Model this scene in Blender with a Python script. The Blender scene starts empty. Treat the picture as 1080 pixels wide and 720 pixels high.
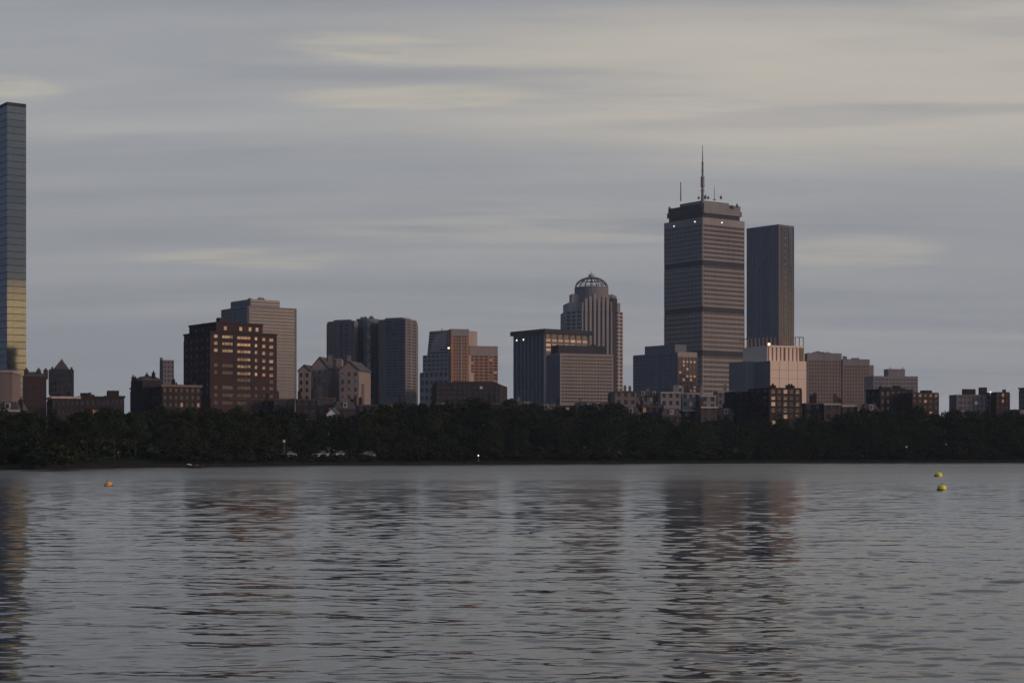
import bpy, math, random
import numpy as np
random.seed(7)
rng = np.random.default_rng(7)
scene = bpy.context.scene
COL = scene.collection
R = math.radians

# ------------------------------------------------------------------ camera numbers (photo pixels: 1080 x 720)
F, CX, HZ, CAMH = 1840.0, 540.0, 478.0, 3.0
def X(px, Y): return (px - CX) / F * Y
def Zp(py, Y): return CAMH + (HZ - py) / F * Y

# ------------------------------------------------------------------ materials
MATS = {}
def mat(name):
    m = bpy.data.materials.new(name); m.use_nodes = True
    return m, m.node_tree, m.node_tree.nodes['Principled BSDF']
def wall_mat(name, col, var=.18, rough=.85, scale=.05, streak=True):
    """weathered masonry / concrete: large blotches, fine grain and vertical rain streaks"""
    if name in MATS: return MATS[name]
    m, nt, b = mat(name); N = nt.nodes; L = nt.links
    tc = N.new('ShaderNodeTexCoord')
    n1 = N.new('ShaderNodeTexNoise'); n1.inputs['Scale'].default_value = scale; n1.inputs['Detail'].default_value = 6
    L.new(tc.outputs['Object'], n1.inputs['Vector'])
    mp = N.new('ShaderNodeMapping'); mp.inputs['Scale'].default_value = (.5, .5, .03)
    L.new(tc.outputs['Object'], mp.inputs['Vector'])
    n2 = N.new('ShaderNodeTexNoise'); n2.inputs['Scale'].default_value = 1.3; n2.inputs['Detail'].default_value = 3
    L.new(mp.outputs[0], n2.inputs['Vector'])
    ad = N.new('ShaderNodeMath'); ad.operation = 'ADD'; L.new(n1.outputs['Fac'], ad.inputs[0]); L.new(n2.outputs['Fac'], ad.inputs[1])
    rp = N.new('ShaderNodeMapRange'); rp.inputs['From Min'].default_value = .6; rp.inputs['From Max'].default_value = 1.4
    rp.inputs['To Min'].default_value = 1 - var; rp.inputs['To Max'].default_value = 1 + var
    L.new(ad.outputs[0], rp.inputs['Value'])
    mx = N.new('ShaderNodeMix'); mx.data_type = 'RGBA'; mx.blend_type = 'MULTIPLY'; mx.inputs[0].default_value = 1
    mx.inputs[6].default_value = (*col, 1); L.new(rp.outputs[0], mx.inputs[7])
    L.new(mx.outputs[2], b.inputs['Base Color']); b.inputs['Roughness'].default_value = rough; b.inputs['Specular IOR Level'].default_value = .15
    MATS[name] = m; return m
def glass_mat(name, col, rough=.08, metallic=0.0, ior=1.8, var=.3, mott=.6):
    if name in MATS: return MATS[name]
    m, nt, b = mat(name); N = nt.nodes; L = nt.links
    oi = N.new('ShaderNodeObjectInfo')
    rp = N.new('ShaderNodeMapRange'); rp.inputs['To Min'].default_value = 1 - var; rp.inputs['To Max'].default_value = 1 + var
    L.new(oi.outputs['Random'], rp.inputs['Value'])
    tc = N.new('ShaderNodeTexCoord')
    n1 = N.new('ShaderNodeTexNoise'); n1.inputs['Scale'].default_value = .6; L.new(tc.outputs['Object'], n1.inputs['Vector'])
    r2 = N.new('ShaderNodeMapRange'); r2.inputs['From Min'].default_value = .35; r2.inputs['From Max'].default_value = .65
    r2.inputs['To Min'].default_value = 1-mott*.8; r2.inputs['To Max'].default_value = 1+mott*1.3; L.new(n1.outputs['Fac'], r2.inputs['Value'])
    mu = N.new('ShaderNodeMath'); mu.operation = 'MULTIPLY'; L.new(rp.outputs[0], mu.inputs[0]); L.new(r2.outputs[0], mu.inputs[1])
    mx = N.new('ShaderNodeMix'); mx.data_type = 'RGBA'; mx.blend_type = 'MULTIPLY'; mx.inputs[0].default_value = 1
    mx.inputs[6].default_value = (*col, 1); L.new(mu.outputs[0], mx.inputs[7]); L.new(mx.outputs[2], b.inputs['Base Color'])
    b.inputs['Roughness'].default_value = rough; b.inputs['Metallic'].default_value = metallic; b.inputs['IOR'].default_value = ior
    MATS[name] = m; return m
def emit_mat(name, col, s):
    if name in MATS: return MATS[name]
    m, nt, b = mat(name)
    b.inputs['Base Color'].default_value = (*[c * .4 for c in col], 1)
    b.inputs['Emission Color'].default_value = (*col, 1)
    N = nt.nodes; oi = N.new('ShaderNodeObjectInfo'); mr = N.new('ShaderNodeMapRange'); mr.inputs['To Min'].default_value = s*(.3 if 'window' in name else .95); mr.inputs['To Max'].default_value = s*(1.35 if 'window' in name else 1.05)
    nt.links.new(oi.outputs['Random'], mr.inputs['Value']); tc = N.new('ShaderNodeTexCoord'); nz = N.new('ShaderNodeTexNoise'); nz.inputs['Scale'].default_value = 1.4; nt.links.new(tc.outputs['Object'], nz.inputs['Vector'])
    m2 = N.new('ShaderNodeMapRange'); m2.inputs['From Min'].default_value = .35; m2.inputs['From Max'].default_value = .65; m2.inputs['To Min'].default_value = .45 if 'window' in name else 1; m2.inputs['To Max'].default_value = 1.4 if 'window' in name else 1
    nt.links.new(nz.outputs['Fac'], m2.inputs['Value']); mu = N.new('ShaderNodeMath'); mu.operation = 'MULTIPLY'; nt.links.new(mr.outputs[0], mu.inputs[0]); nt.links.new(m2.outputs[0], mu.inputs[1])
    nt.links.new(mu.outputs[0], b.inputs['Emission Strength'])
    MATS[name] = m; return m
def plain(name, col, rough=.6, metallic=0, var=.12, scale=2.0):
    if name in MATS: return MATS[name]
    m, nt, b = mat(name); N = nt.nodes; L = nt.links
    tc = N.new('ShaderNodeTexCoord'); n1 = N.new('ShaderNodeTexNoise'); n1.inputs['Scale'].default_value = scale; n1.inputs['Detail'].default_value = 4
    L.new(tc.outputs['Object'], n1.inputs['Vector'])
    rp = N.new('ShaderNodeMapRange'); rp.inputs['From Min'].default_value = .3; rp.inputs['From Max'].default_value = .5
    rp.inputs['To Min'].default_value = 1 - var; rp.inputs['To Max'].default_value = 1 + var; L.new(n1.outputs['Fac'], rp.inputs['Value'])
    mx = N.new('ShaderNodeMix'); mx.data_type = 'RGBA'; mx.blend_type = 'MULTIPLY'; mx.inputs[0].default_value = 1
    mx.inputs[6].default_value = (*col, 1); L.new(rp.outputs[0], mx.inputs[7]); L.new(mx.outputs[2], b.inputs['Base Color'])
    b.inputs['Roughness'].default_value = rough; b.inputs['Metallic'].default_value = metallic
    MATS[name] = m; return m

W_concrete = wall_mat('warm_concrete', (.25, .24, .243))
W_gray     = wall_mat('gray_concrete', (.19, .19, .205))
W_light    = wall_mat('light_gray_precast', (.20, .205, .218))
W_gable    = wall_mat('weathered_beige_stone', (.23, .20, .19))
W_pale     = wall_mat('pale_limestone', (.34, .315, .305))
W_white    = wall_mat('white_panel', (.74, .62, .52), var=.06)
W_brick    = wall_mat('red_brick', (.052, .033, .035))
W_dbrick   = wall_mat('dark_brick', (.036, .029, .031))
W_brown    = wall_mat('brown_brick', (.088, .070, .068))
W_orange   = wall_mat('orange_brick', (.30, .185, .135))
W_pinkst   = wall_mat('pink_stone', (.19, .155, .15))
W_dark     = wall_mat('dark_metal_cladding', (.04, .043, .052), rough=.85)
W_slate    = wall_mat('slate_roofing', (.07, .07, .078), rough=.7)
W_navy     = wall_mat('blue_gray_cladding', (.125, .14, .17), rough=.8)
W_twin     = wall_mat('brown_gray_precast', (.175, .165, .175))
W_trim     = wall_mat('light_stone_trim', (.42, .39, .36))
G_dark     = glass_mat('dark_window_glass', (.018, .02, .028), rough=.1, ior=1.6)
G_blue     = glass_mat('blue_window_glass', (.035, .045, .075), rough=.12, ior=1.7)
G_bronze   = glass_mat('bronze_window_glass', (.026, .023, .026), rough=.12, ior=1.5)
G_mirror   = glass_mat('mirror_curtain_glass', (.135, .155, .175), rough=.06, metallic=1.0, var=.10, mott=.12)
G_refl     = glass_mat('reflective_window_glass', (.10, .095, .09), rough=.12, metallic=.7, var=.45)
M_steel    = plain('painted_steel', (.12, .12, .13), .5, .3)
M_white    = plain('white_paint', (.7, .7, .68), .5)
E_warm     = emit_mat('warm_glow_window', (1.0, .56, .26), .20)
E_dim      = emit_mat('dim_glow_window', (1.0, .66, .45), .10)
E_lamp     = emit_mat('white_lamp_glow', (1.0, .93, .82), 1.6)
E_gold     = emit_mat('warm_lamp_glow', (1.0, .75, .45), 2.2)

# ------------------------------------------------------------------ mesh helper
class MB:
    def __init__(s): s.v = []; s.f = []
    def prism(s, poly, z0, z1, top=None):
        """vertical prism over a counter-clockwise polygon; top = optional other polygon for the upper ring"""
        n = len(poly); b = len(s.v); top = top or poly
        s.v += [(x, y, z0) for x, y in poly] + [(x, y, z1) for x, y in top]
        for i in range(n):
            j = (i + 1) % n; s.f.append((b+i, b+j, b+n+j, b+n+i))
        s.f.append(tuple(range(b+n, b+2*n))); s.f.append(tuple(range(b+n-1, b-1, -1)))
    def box(s, x0, x1, y0, y1, z0, z1): s.prism([(x0,y0),(x1,y0),(x1,y1),(x0,y1)], z0, z1)
    def bar(s, P0, P1, u0, u1, z0, z1, d0, d1):
        """box standing on the wall P0->P1 between u0..u1 along it, d0..d1 outward"""
        dx, dy = P1[0]-P0[0], P1[1]-P0[1]; l = math.hypot(dx, dy); dx /= l; dy /= l; nx, ny = dy, -dx
        q = lambda u, d: (P0[0]+dx*u+nx*d, P0[1]+dy*u+ny*d)
        s.prism([q(u0,d1), q(u1,d1), q(u1,d0), q(u0,d0)], z0, z1)
    def tube(s, p, q, r0, r1=None, n=8):
        from mathutils import Vector
        r1 = r0 if r1 is None else r1
        p, q = Vector(p), Vector(q); a = (q-p).normalized()
        e = a.cross(Vector((0,0,1)) if abs(a.z) < .9 else Vector((1,0,0))).normalized(); g = a.cross(e)
        b = len(s.v)
        for c, r in ((p, r0), (q, r1)):
            for k in range(n):
                t = 2*math.pi*k/n; s.v.append(tuple(c + (e*math.cos(t)+g*math.sin(t))*r))
        for k in range(n):
            j = (k+1) % n; s.f.append((b+k, b+j, b+n+j, b+n+k))
        s.f.append(tuple(range(b+n-1, b-1, -1))); s.f.append(tuple(range(b+n, b+2*n)))
    def lathe(s, prof, n=20, c=(0,0)):
        b = len(s.v)
        for r, z in prof:
            for k in range(n):
                t = 2*math.pi*k/n; s.v.append((c[0]+r*math.cos(t), c[1]+r*math.sin(t), z))
        m = len(prof)
        for i in range(m-1):
            for k in range(n):
                j = (k+1) % n; s.f.append((b+i*n+k, b+i*n+j, b+(i+1)*n+j, b+(i+1)*n+k))
        s.f.append(tuple(range(b+n-1, b-1, -1))); s.f.append(tuple(range(b+(m-1)*n, b+m*n)))
    def mesh(s, name, m, smooth=False):
        me = bpy.data.meshes.new(name); me.from_pydata(s.v, [], s.f); me.materials.append(m)
        if smooth: me.polygons.foreach_set('use_smooth', [True]*len(me.polygons))
        me.update(); return me
    def build(s, name, m, parent=None, loc=(0,0,0), smooth=False):
        return link(name, s.mesh(name, m, smooth), parent, loc)
def link(name, me, parent=None, loc=(0,0,0), rz=0):
    o = bpy.data.objects.new(name, me); COL.objects.link(o); o.location = loc; o.rotation_euler = (0,0,rz)
    if parent: o.parent = parent
    return o
def empty(name, label, cat, loc=(0,0,0), group=None, rz=0):
    o = bpy.data.objects.new(name, None); COL.objects.link(o); o.location = loc; o.rotation_euler = (0,0,rz)
    o.empty_display_size = .5
    return tag(o, label, cat, group)
def tag(o, label, cat, group=None):
    o['label'] = label; o['category'] = cat
    if group: o['group'] = group
    return o

# ------------------------------------------------------------------ buildings
class Bld:
    GZ = 2.0
    def __init__(s, name, label, cat, px, Y, group=None):
        s.loc = (X(px, Y), Y, s.GZ)
        s.e = empty(name, label, cat, s.loc, group); s.mb = {}; s.wins = []; s.Y = Y
    def L(s, P): return (P[0]-s.loc[0], P[1]-s.loc[1])
    def z(s, py, Y=None): return Zp(py, Y or s.Y) - s.GZ
    def part(s, name, m, label=None):
        k = (name, m.name)
        if k not in s.mb: s.mb[k] = (MB(), name, m)
        return s.mb[k][0]
    def new(s, name, m): # a separate mesh of that name
        k = (name, m.name, len(s.mb)); s.mb[k] = (MB(), name, m); return s.mb[k][0]
    def rect(s, left, corner, right, Y=None, b=36, wl=None, wr=None):
        """footprint whose near corner, left end and right end are seen at these photo columns"""
        Y = Y or s.Y; b = R(b); C = (X(corner, Y), Y)
        dr = (math.cos(b), math.sin(b)); dl = (-math.sin(b), math.cos(b))
        def run(px, d):
            t = (px-CX)/F; return (t*C[1]-C[0])/(d[0]-t*d[1])
        wr = run(right, dr) if wr is None else wr; wl = run(left, dl) if wl is None else wl
        Rr = (C[0]+dr[0]*wr, C[1]+dr[1]*wr); Ll = (C[0]+dl[0]*wl, C[1]+dl[1]*wl)
        Bk = (Rr[0]+dl[0]*wl, Rr[1]+dl[1]*wl)
        return [s.L(C), s.L(Rr), s.L(Bk), s.L(Ll)]
    def win(s, me_key, w, h, m, P, rz, name='window', tilt=0, t=.07):
        s.wins.append((w*h, w, h, m, P, rz, name, tilt, t))
    def facade(s, mb, P0, P1, z0, z1, floors, bays=1, sp=.4, pier=.2, d=.35, glass=None, ribbon=False, lit=0, litm=None,
               name='window', tilt=0, skip=None, top=0, edge=0, mull=0, pick=None):
        """relief of spandrels and piers on mb, and the glass between them as window parts"""
        W = math.hypot(P1[0]-P0[0], P1[1]-P0[1]); fh = (z1-z0-top)/floors
        dx, dy = (P1[0]-P0[0])/W, (P1[1]-P0[1])/W; nx, ny = dy, -dx; rz = math.atan2(dy, dx)
        if sp > 0:
            for i in range(floors):
                mb.bar(P0, P1, .02, W-.02, z0+i*fh, z0+(i+sp)*fh, -.1, d)
        if top > 0: mb.bar(P0, P1, .02, W-.02, z1-top, z1-.02, -.1, d)
        e = edge; bw = (W-2*e)/bays; pw = pier*bw
        if e > 0:
            mb.bar(P0, P1, .01, e, z0, z1-.01, -.1, d+.06); mb.bar(P0, P1, W-e, W-.01, z0, z1-.01, -.1, d+.06)
        if pw > 0:
            for j in range(bays+1):
                u = e+j*bw; mb.bar(P0, P1, max(.01, u-pw/2), min(W-.01, u+pw/2), z0, z1-.01, -.1, d+.05)
        for i in range(floors):
            za, zb = z0+(i+sp)*fh, z0+(i+1)*fh
            if ribbon:
                cells = [(e+.03, W-e-.03)]
            else: cells = [(e+j*bw+pw/2, e+(j+1)*bw-pw/2) for j in range(bays)]
            for j, (ua, ub) in enumerate(cells):
                if skip and skip(i, j): continue
                g = glass
                if lit and random.random() < lit: g = litm or E_warm
                if pick: g = pick(i, j) or g
                uc = (ua+ub)/2
                s.win(None, ub-ua+.02, zb-za+.02, g, (P0[0]+dx*uc, P0[1]+dy*uc, (za+zb)/2), rz, name, tilt)
    def plain_sides(s): pass
    def done(s):
        for k, (mb, name, m) in list(s.mb.items()):
            if mb.v: mb.build(name, m, s.e)
        s.wins.sort(key=lambda q: -q[0])
        keep, rest = s.wins[:100], s.wins[100:]
        cache = {}
        def wmesh(w, h, m, name, t):
            k = (round(w, 2), round(h, 2), m.name, name)
            if k not in cache:
                b = MB(); b.box(-w/2, w/2, -t, .05, -h/2, h/2); cache[k] = b.mesh(name, m)
            return cache[k]
        for a, w, h, m, P, rz, name, tilt, t in keep:
            o = link(name, wmesh(w, h, m, name, t), s.e, P, rz)
            if tilt: o.rotation_euler = (R(random.gauss(0, tilt)), 0, rz + R(random.gauss(0, tilt)))
        if rest:
            groups = {}
            for q in rest: groups.setdefault(q[3].name, []).append(q)
            allb = MB(); mats = []; idx = []
            for gname, qs in groups.items():
                mats.append(qs[0][3])
                for a, w, h, m, P, rz, name, tilt, t in qs:
                    c, sn = math.cos(rz), math.sin(rz); n0 = len(allb.f)
                    pts = [(-w/2,-t),(w/2,-t),(w/2,.05),(-w/2,.05)]
                    allb.prism([(P[0]+x*c-y*sn, P[1]+x*sn+y*c) for x, y in pts], P[2]-h/2, P[2]+h/2)
                    idx += [len(mats)-1]*(len(allb.f)-n0)
            me = allb.mesh('small_windows', mats[0])
            for m in mats[1:]: me.materials.append(m)
            me.polygons.foreach_set('material_index', idx)
            o = link('small_windows', me, s.e); o['kind'] = 'stuff'
        return s.e
def inset(poly, d):
    """inward offset of a convex CCW polygon"""
    n = len(poly); out = []
    for i in range(n):
        p, q, r = poly[i-1], poly[i], poly[(i+1) % n]
        def off(a, b):
            dx, dy = b[0]-a[0], b[1]-a[1]; l = math.hypot(dx, dy); nx, ny = -dy/l, dx/l
            return (a[0]+nx*d, a[1]+ny*d), (dx/l, dy/l)
        (a, u), (c, v) = off(p, q), off(q, r)
        den = u[0]*v[1]-u[1]*v[0]
        t = ((c[0]-a[0])*v[1]-(c[1]-a[1])*v[0])/den
        out.append((a[0]+u[0]*t, a[1]+u[1]*t))
    return out
def roof_kit(bd, poly, z, n=5, smax=4, m=None, hmax=3.0):
    """plant boxes, vents and a parapet on a flat roof"""
    C, Rr, Bk, L = poly
    for k in range(n):
        a, c = random.uniform(.15, .85), random.uniform(.12, .6)
        x = C[0]+(Rr[0]-C[0])*a+(L[0]-C[0])*c; y = C[1]+(Rr[1]-C[1])*a+(L[1]-C[1])*c
        w, d, h = random.uniform(1, smax), random.uniform(1, smax), random.uniform(.8, hmax)
        b = bd.new('roof_unit', m or W_gray); b.box(x-w/2, x+w/2, y-d/2, y+d/2, z-.1, z+h)
        if random.random() < .4: b.box(x-w/6, x+w/6, y-d/6, y+d/6, z+h-.05, z+h+.7)
def parapet(bd, mb, poly, z, h=.9, d=.35):
    for i in range(len(poly)):
        P0, P1 = poly[i], poly[(i+1) % len(poly)]; W = math.hypot(P1[0]-P0[0], P1[1]-P0[1])
        mb.bar(P0, P1, -d*.9, W+d*.9, z-.25, z+h, -.3-.01*i, d+.02*i)

# ---- 1 mirror glass tower at the photo's edge
b = Bld('glass_skyscraper', 'tall slim mirror glass tower with gold sky reflected in its lower half', 'skyscraper', 8, 1167)
p = b.rect(None or -100, 7.5, 27.6, 1167, wl=62)
H = b.z(107.5); w = b.part('wall', W_dark); w.prism(p, 0, H)
b.facade(w, p[0], p[1], 6, H-1.5, 49, 1, sp=.09, pier=0, d=.1, glass=G_mirror, ribbon=True, name='window_band', tilt=.05, top=1.0)
b.facade(w, p[3], p[0], 6, H-1.5, 49, 1, sp=.09, pier=0, d=.1, glass=G_mirror, ribbon=True, name='window_band', tilt=.05, top=1.0)
b.done()

# ---- 2 low stone block, brown block and square tower with pyramid roof
b = Bld('stone_apartment_block', 'low warm beige stone block with tall windows at the foot of the mirror glass tower', 'building', 21, 560)
p = b.rect(-30, -20, 21.5, b=8); H = b.z(394.5); w = b.part('wall', W_pinkst); w.prism(p, 0, H)
b.facade(w, p[0], p[1], b.z(421), b.z(398.5), 3, 4, sp=.3, pier=.55, d=.3, glass=G_bronze)
parapet(b, b.part('cornice', W_pale), p, H, .5, .45); b.done()
b = Bld('brown_apartment_block', 'low reddish brown block with chimneys between beige block and pyramid roofed tower', 'building', 22, 600)
p = b.rect(20, 24, 49, b=15, wl=14); H = b.z(396.5); w = b.part('wall', W_brick); w.prism(p, 0, H)
b.facade(w, p[0], p[1], b.z(430), b.z(404), 4, 5, sp=.45, pier=.6, d=.2, glass=G_dark)
m = b.part('roof', W_slate); m.prism(p, H, H+1.6, inset(p, 2.0))
for u in (.1, .62, .92):
    q = (p[0][0]+(p[1][0]-p[0][0])*u, p[0][1]+(p[1][1]-p[0][1])*u+1.5); c = b.new('chimney', W_brown); c.box(q[0]-.7, q[0]+.7, q[1]-.5, q[1]+.5, H-1, H+2.3); c.box(q[0]-.3, q[0]+.3, q[1]-.3, q[1]+.3, H+2.2, H+2.9)
b.done()
b = Bld('pyramid_roofed_tower', 'dark square tower with overhanging top storeys and a pointed pyramid roof', 'tower', 56, 640)
p = b.rect(48.3, 52, 77, b=12, wl=9); w = b.part('wall', W_dark)
low = b.rect(53.5, 55.5, 72, b=12, wl=6); w.prism(low, 0, b.z(416))
zt, zb = b.z(389), b.z(417); w.prism(p, zb, zt)
b.facade(w, p[0], p[1], zb+.5, zt-.4, 4, 6, sp=.4, pier=.4, d=.2, glass=G_dark)
b.facade(w, p[3], p[0], zb+.5, zt-.4, 4, 2, sp=.4, pier=.4, d=.2, glass=G_dark)
cx, cy = sum(q[0] for q in p)/4, sum(q[1] for q in p)/4
m = b.part('roof', W_slate); base = [(cx+(q[0]-cx)*.62, cy+(q[1]-cy)*.9) for q in p]
m.prism(base, zt-.1, b.z(378), [(cx+(q[0]-cx)*.02, cy+(q[1]-cy)*.02) for q in p])
c = b.part('finial', M_steel); c.tube((cx, cy, b.z(379)), (cx, cy, b.z(376.5)), .15, .05)
for k in (p[0], p[1]):
    c = b.new('corner_post', W_dark); c.box(k[0]-.3+(.8 if k is p[0] else -.8), k[0]+.3+(.8 if k is p[0] else -.8), k[1]+.8, k[1]+1.4, zt-.1, zt+.8)
b.done()
def low_block(name, label, left, corner, right, top, Y, wall, glass=G_dark, floors=3, bays=5, bb=20, base=442, roof=2, litp=.06, trim=None, wl=12, pier=.5, sp=.45, cat='building', group=None, lit_m=None, chim=0):
    b = Bld(name, label, cat, corner, Y, group)
    p = b.rect(left, corner, right, b=bb, wl=None if left is not None and left < corner-3 else wl)
    H = b.z(top); w = b.part('wall', wall); w.prism(p, 0, H)
    zb = max(1.5, b.z(base))
    b.facade(w, p[0], p[1], zb, H-.7, floors, bays, sp=sp, pier=pier, d=.2, glass=glass, lit=litp, litm=lit_m or E_dim)
    if left is not None and left < corner-3: b.facade(w, p[3], p[0], zb, H-.7, floors, max(2, int(bays*.6)), sp=sp, pier=pier, d=.2, glass=glass, lit=litp*.3, litm=E_dim)
    parapet(b, b.part('cornice', trim or wall), p, H, .45, .35)
    if roof: roof_kit(b, p, H, roof, 3.2, wall, 2.2)
    for k in range(chim):
        u = random.uniform(.05, .95); q = (p[0][0]+(p[1][0]-p[0][0])*u, p[0][1]+(p[1][1]-p[0][1])*u+random.uniform(1, 6))
        c = b.new('chimney', wall); hh = random.uniform(1.4, 2.6); c.box(q[0]-.6, q[0]+.6, q[1]-.4, q[1]+.4, H-1, H+hh); c.tube((q[0]-.25, q[1], H+hh), (q[0]-.25, q[1], H+hh+.5), .16); c.tube((q[0]+.25, q[1], H+hh), (q[0]+.25, q[1], H+hh+.5), .16)
    return b, p, H
b, p, H = low_block('flat_roofed_house', 'low dark house with a pale flat roof edge below the pyramid roofed tower', 50, 55, 84, 419.2, 560, W_dbrick, trim=W_trim, floors=2, bays=6); b.done()
b, p, H = low_block('brick_house', 'low brick house with one wide lit window and rooftop boxes beside the river trees', 80, 84, 113, 419, 575, W_dbrick, floors=2, bays=5, roof=2, litp=0)
m = b.new('wide_window', E_dim); m.bar(p[0], p[1], 4.2, 6.9, b.z(436.2), b.z(432.2), 0, .3); b.done()
b, p, H = low_block('dark_house', 'small dark house with a tall square stair box on its roof', 108, 112, 131, 418.5, 590, W_dbrick, floors=2, bays=4, roof=0)
m = b.new('stair_box', W_dbrick); m.bar(p[0], p[1], .9, 4.4, H-.2, b.z(411.5), -6, -1); b.done()

# ---- 3 dark row of houses with chimneys before the brick tower
b, p, H = low_block('dark_mansion_block', 'dark brick block with chimney stacks and pale cornice before the lit brick tower', 138, 171, 212, 406.8, 600, W_dbrick, floors=3, bays=7, bb=30, base=432, roof=2, trim=W_pinkst, chim=2)
q = b.rect(138, 150, 172, 610, b=30); w = b.part('gabled_wing', W_dbrick); w.prism(q, 0, b.z(399.5))
m = b.part('wing_roof', W_slate); m.prism(q, b.z(399.5), b.z(394.5), inset(q, 2.4))
for px_, t_ in ((139.5, 395.5), (142, 397), (154, 393), (161, 391)):
    c = b.new('chimney', W_dbrick); xx = X(px_, 612)-b.loc[0]; c.box(xx-.55, xx+.55, 13, 14, b.z(402), b.z(t_)); c.tube((xx, 13.5, b.z(t_)), (xx, 13.5, b.z(t_)+.7), .25)
b.done()
b = Bld('gray_block', 'small plain gray block with a dark mast at its edge behind the chimneyed mansion', 'building', 176, 700)
p = b.rect(168, 172, 183.5, b=20, wl=8); w = b.part('wall', W_gray); w.prism(p, 0, b.z(379.5))
b.facade(w, p[0], p[1], b.z(405), b.z(381), 5, 3, sp=.6, pier=.5, d=.15, glass=G_blue)
c = b.new('mast', M_steel); c.tube((p[3][0]+.5, p[3][1], b.z(405)), (p[3][0]+.5, p[3][1], b.z(376)), .75, .6); b.done()

# ---- 4 brick tower with glowing windows
b = Bld('brick_apartment_tower', 'dark red brick apartment tower with rows of glowing windows and stepped roof', 'apartment tower', 226, 640)
p = b.rect(199.5, 228, 277, 640); w = b.part('wall', W_brick); w.prism(p, 0, b.z(340.5))
q = b.rect(194, 222, 292, 637.5); w.prism(q, 0, b.z(350.5))
Wq = math.hypot(q[1][0]-q[0][0], q[1][1]-q[0][1]); t0 = (222-CX)/F
def up(px):  # distance along the right face for a photo column
    dx, dy = (q[1][0]-q[0][0])/Wq, (q[1][1]-q[0][1])/Wq; t = (px-CX)/F
    return (t*637.5-X(222, 637.5))/(dx-t*dy)
rows = [355.3, 362.6, 370, 378.3, 385.7, 393.2, 400.2]
colw = [(225.6, 229.4, 1), (234.2, 245.4, 2), (250, 264.2, 2), (268.6, 271.3, 1), (276.4, 279.8, 1), (283.8, 288.2, 1)]
for i, y in enumerate(rows):
    for j, (a, c, kind) in enumerate(colw):
        if (i == 6 and j in (0, 1, 3, 4)): continue
        if j < 2 and i == 3: continue
        yy = y+ (j-2)*.35; ua, ub = up(a), up(c); hh = .52 if kind == 1 else .45
        g = G_refl if i < 6 else G_dark
        if (i, j) in ((0, 2), (1, 2), (0, 3), (1, 3), (5, 3)): g = E_warm  # glow put into some panes for the sunset they would mirror
        elif (i, j) in ((0, 0), (2, 0), (0, 4), (0, 5), (1, 4), (3, 5), (2, 2), (5, 4)): g = E_dim
        elif j < 2 and i > 2: g = G_bronze
        n = 4 if kind == 2 else 1; du = (ub-ua)/n; zc = b.z(yy)
        for k in range(n):
            u0, u1 = ua+k*du+.07, ua+(k+1)*du-.07; uc = (u0+u1)/2
            P = (q[0][0]+(q[1][0]-q[0][0])*uc/Wq, q[0][1]+(q[1][1]-q[0][1])*uc/Wq, zc)
            gg = g
            if kind == 2 and g is E_warm and i == 0 and k < 2: gg = E_dim
            if kind == 2 and g is E_dim and k == 1: gg = G_refl
            b.win(None, u1-u0, hh*2*1.05, gg, P, R(36), 'window', .15, .06)
        b.new('window_sill', W_brown).bar(q[0], q[1], ua-.2, ub+.2, zc-hh*1.05-.25, zc-hh*1.05, -.1, .22); b.new('lintel', W_brown).bar(q[0], q[1], ua-.2, ub+.2, zc+hh*1.05, zc+hh*1.05+.22, -.1, .16)
for yy in (408.5, 416.5, 424.5):
    for a, c, kind in colw:
        ua, ub = up(a), up(c); n = 4 if kind == 2 else 1; du = (ub-ua)/n
        for k in range(n):
            uc = ua+(k+.5)*du; b.win(None, du-.14, 1.2, G_dark, (q[0][0]+(q[1][0]-q[0][0])*uc/Wq, q[0][1]+(q[1][1]-q[0][1])*uc/Wq, b.z(yy)), R(36), 'window', .15, .06)
b.new('string_course', W_brown).bar(q[0], q[1], up(240), up(290), b.z(421), b.z(420), -.1, .5)
for a, c in ((265.4, 267.6), (247, 248.6)):  # flat dark strips colouring in the shade of balcony slots
    m = b.new('slot_shade', W_dark); m.bar(q[0], q[1], up(a), up(c), b.z(408), b.z(353), -.1, .12)
for px_ in (237.5, 254, 264, 271.5):
    m = b.new('penthouse_window', E_dim if px_ != 264 else G_refl)
    uu = (px_-228)*.348/.909; m.bar(p[0], p[1], uu-.55, uu+.55, b.z(347.6), b.z(343.6), -.05, .15)
for px_ in (207, 214):
    m = b.new('penthouse_window', G_blue); Wl = math.hypot(p[3][0]-p[0][0], p[3][1]-p[0][1]); uu = (px_-199.5)/28.5*Wl; m.bar(p[3], p[0], uu-.5, uu+.5, b.z(350), b.z(345), -.05, .1)
b.facade(b.part('wall', W_brick), q[3], q[0], b.z(420), b.z(357), 8, 5, sp=.62, pier=.72, d=.12, glass=G_dark)
m = b.part('penthouse', W_brick); r = b.rect(228, 231.5, 241, 646); m.prism(r, b.z(342), b.z(333.5))
m2 = b.part('stair_bulkhead', W_brick); r = b.rect(212, 216, 228, 650); m2.prism(r, b.z(346), b.z(338.5))
parapet(b, b.part('parapet', W_dbrick), p, b.z(340.5), .4, .2); parapet(b, b.part('parapet', W_dbrick), q, b.z(350.5), .4, .2)
b.done()

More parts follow.
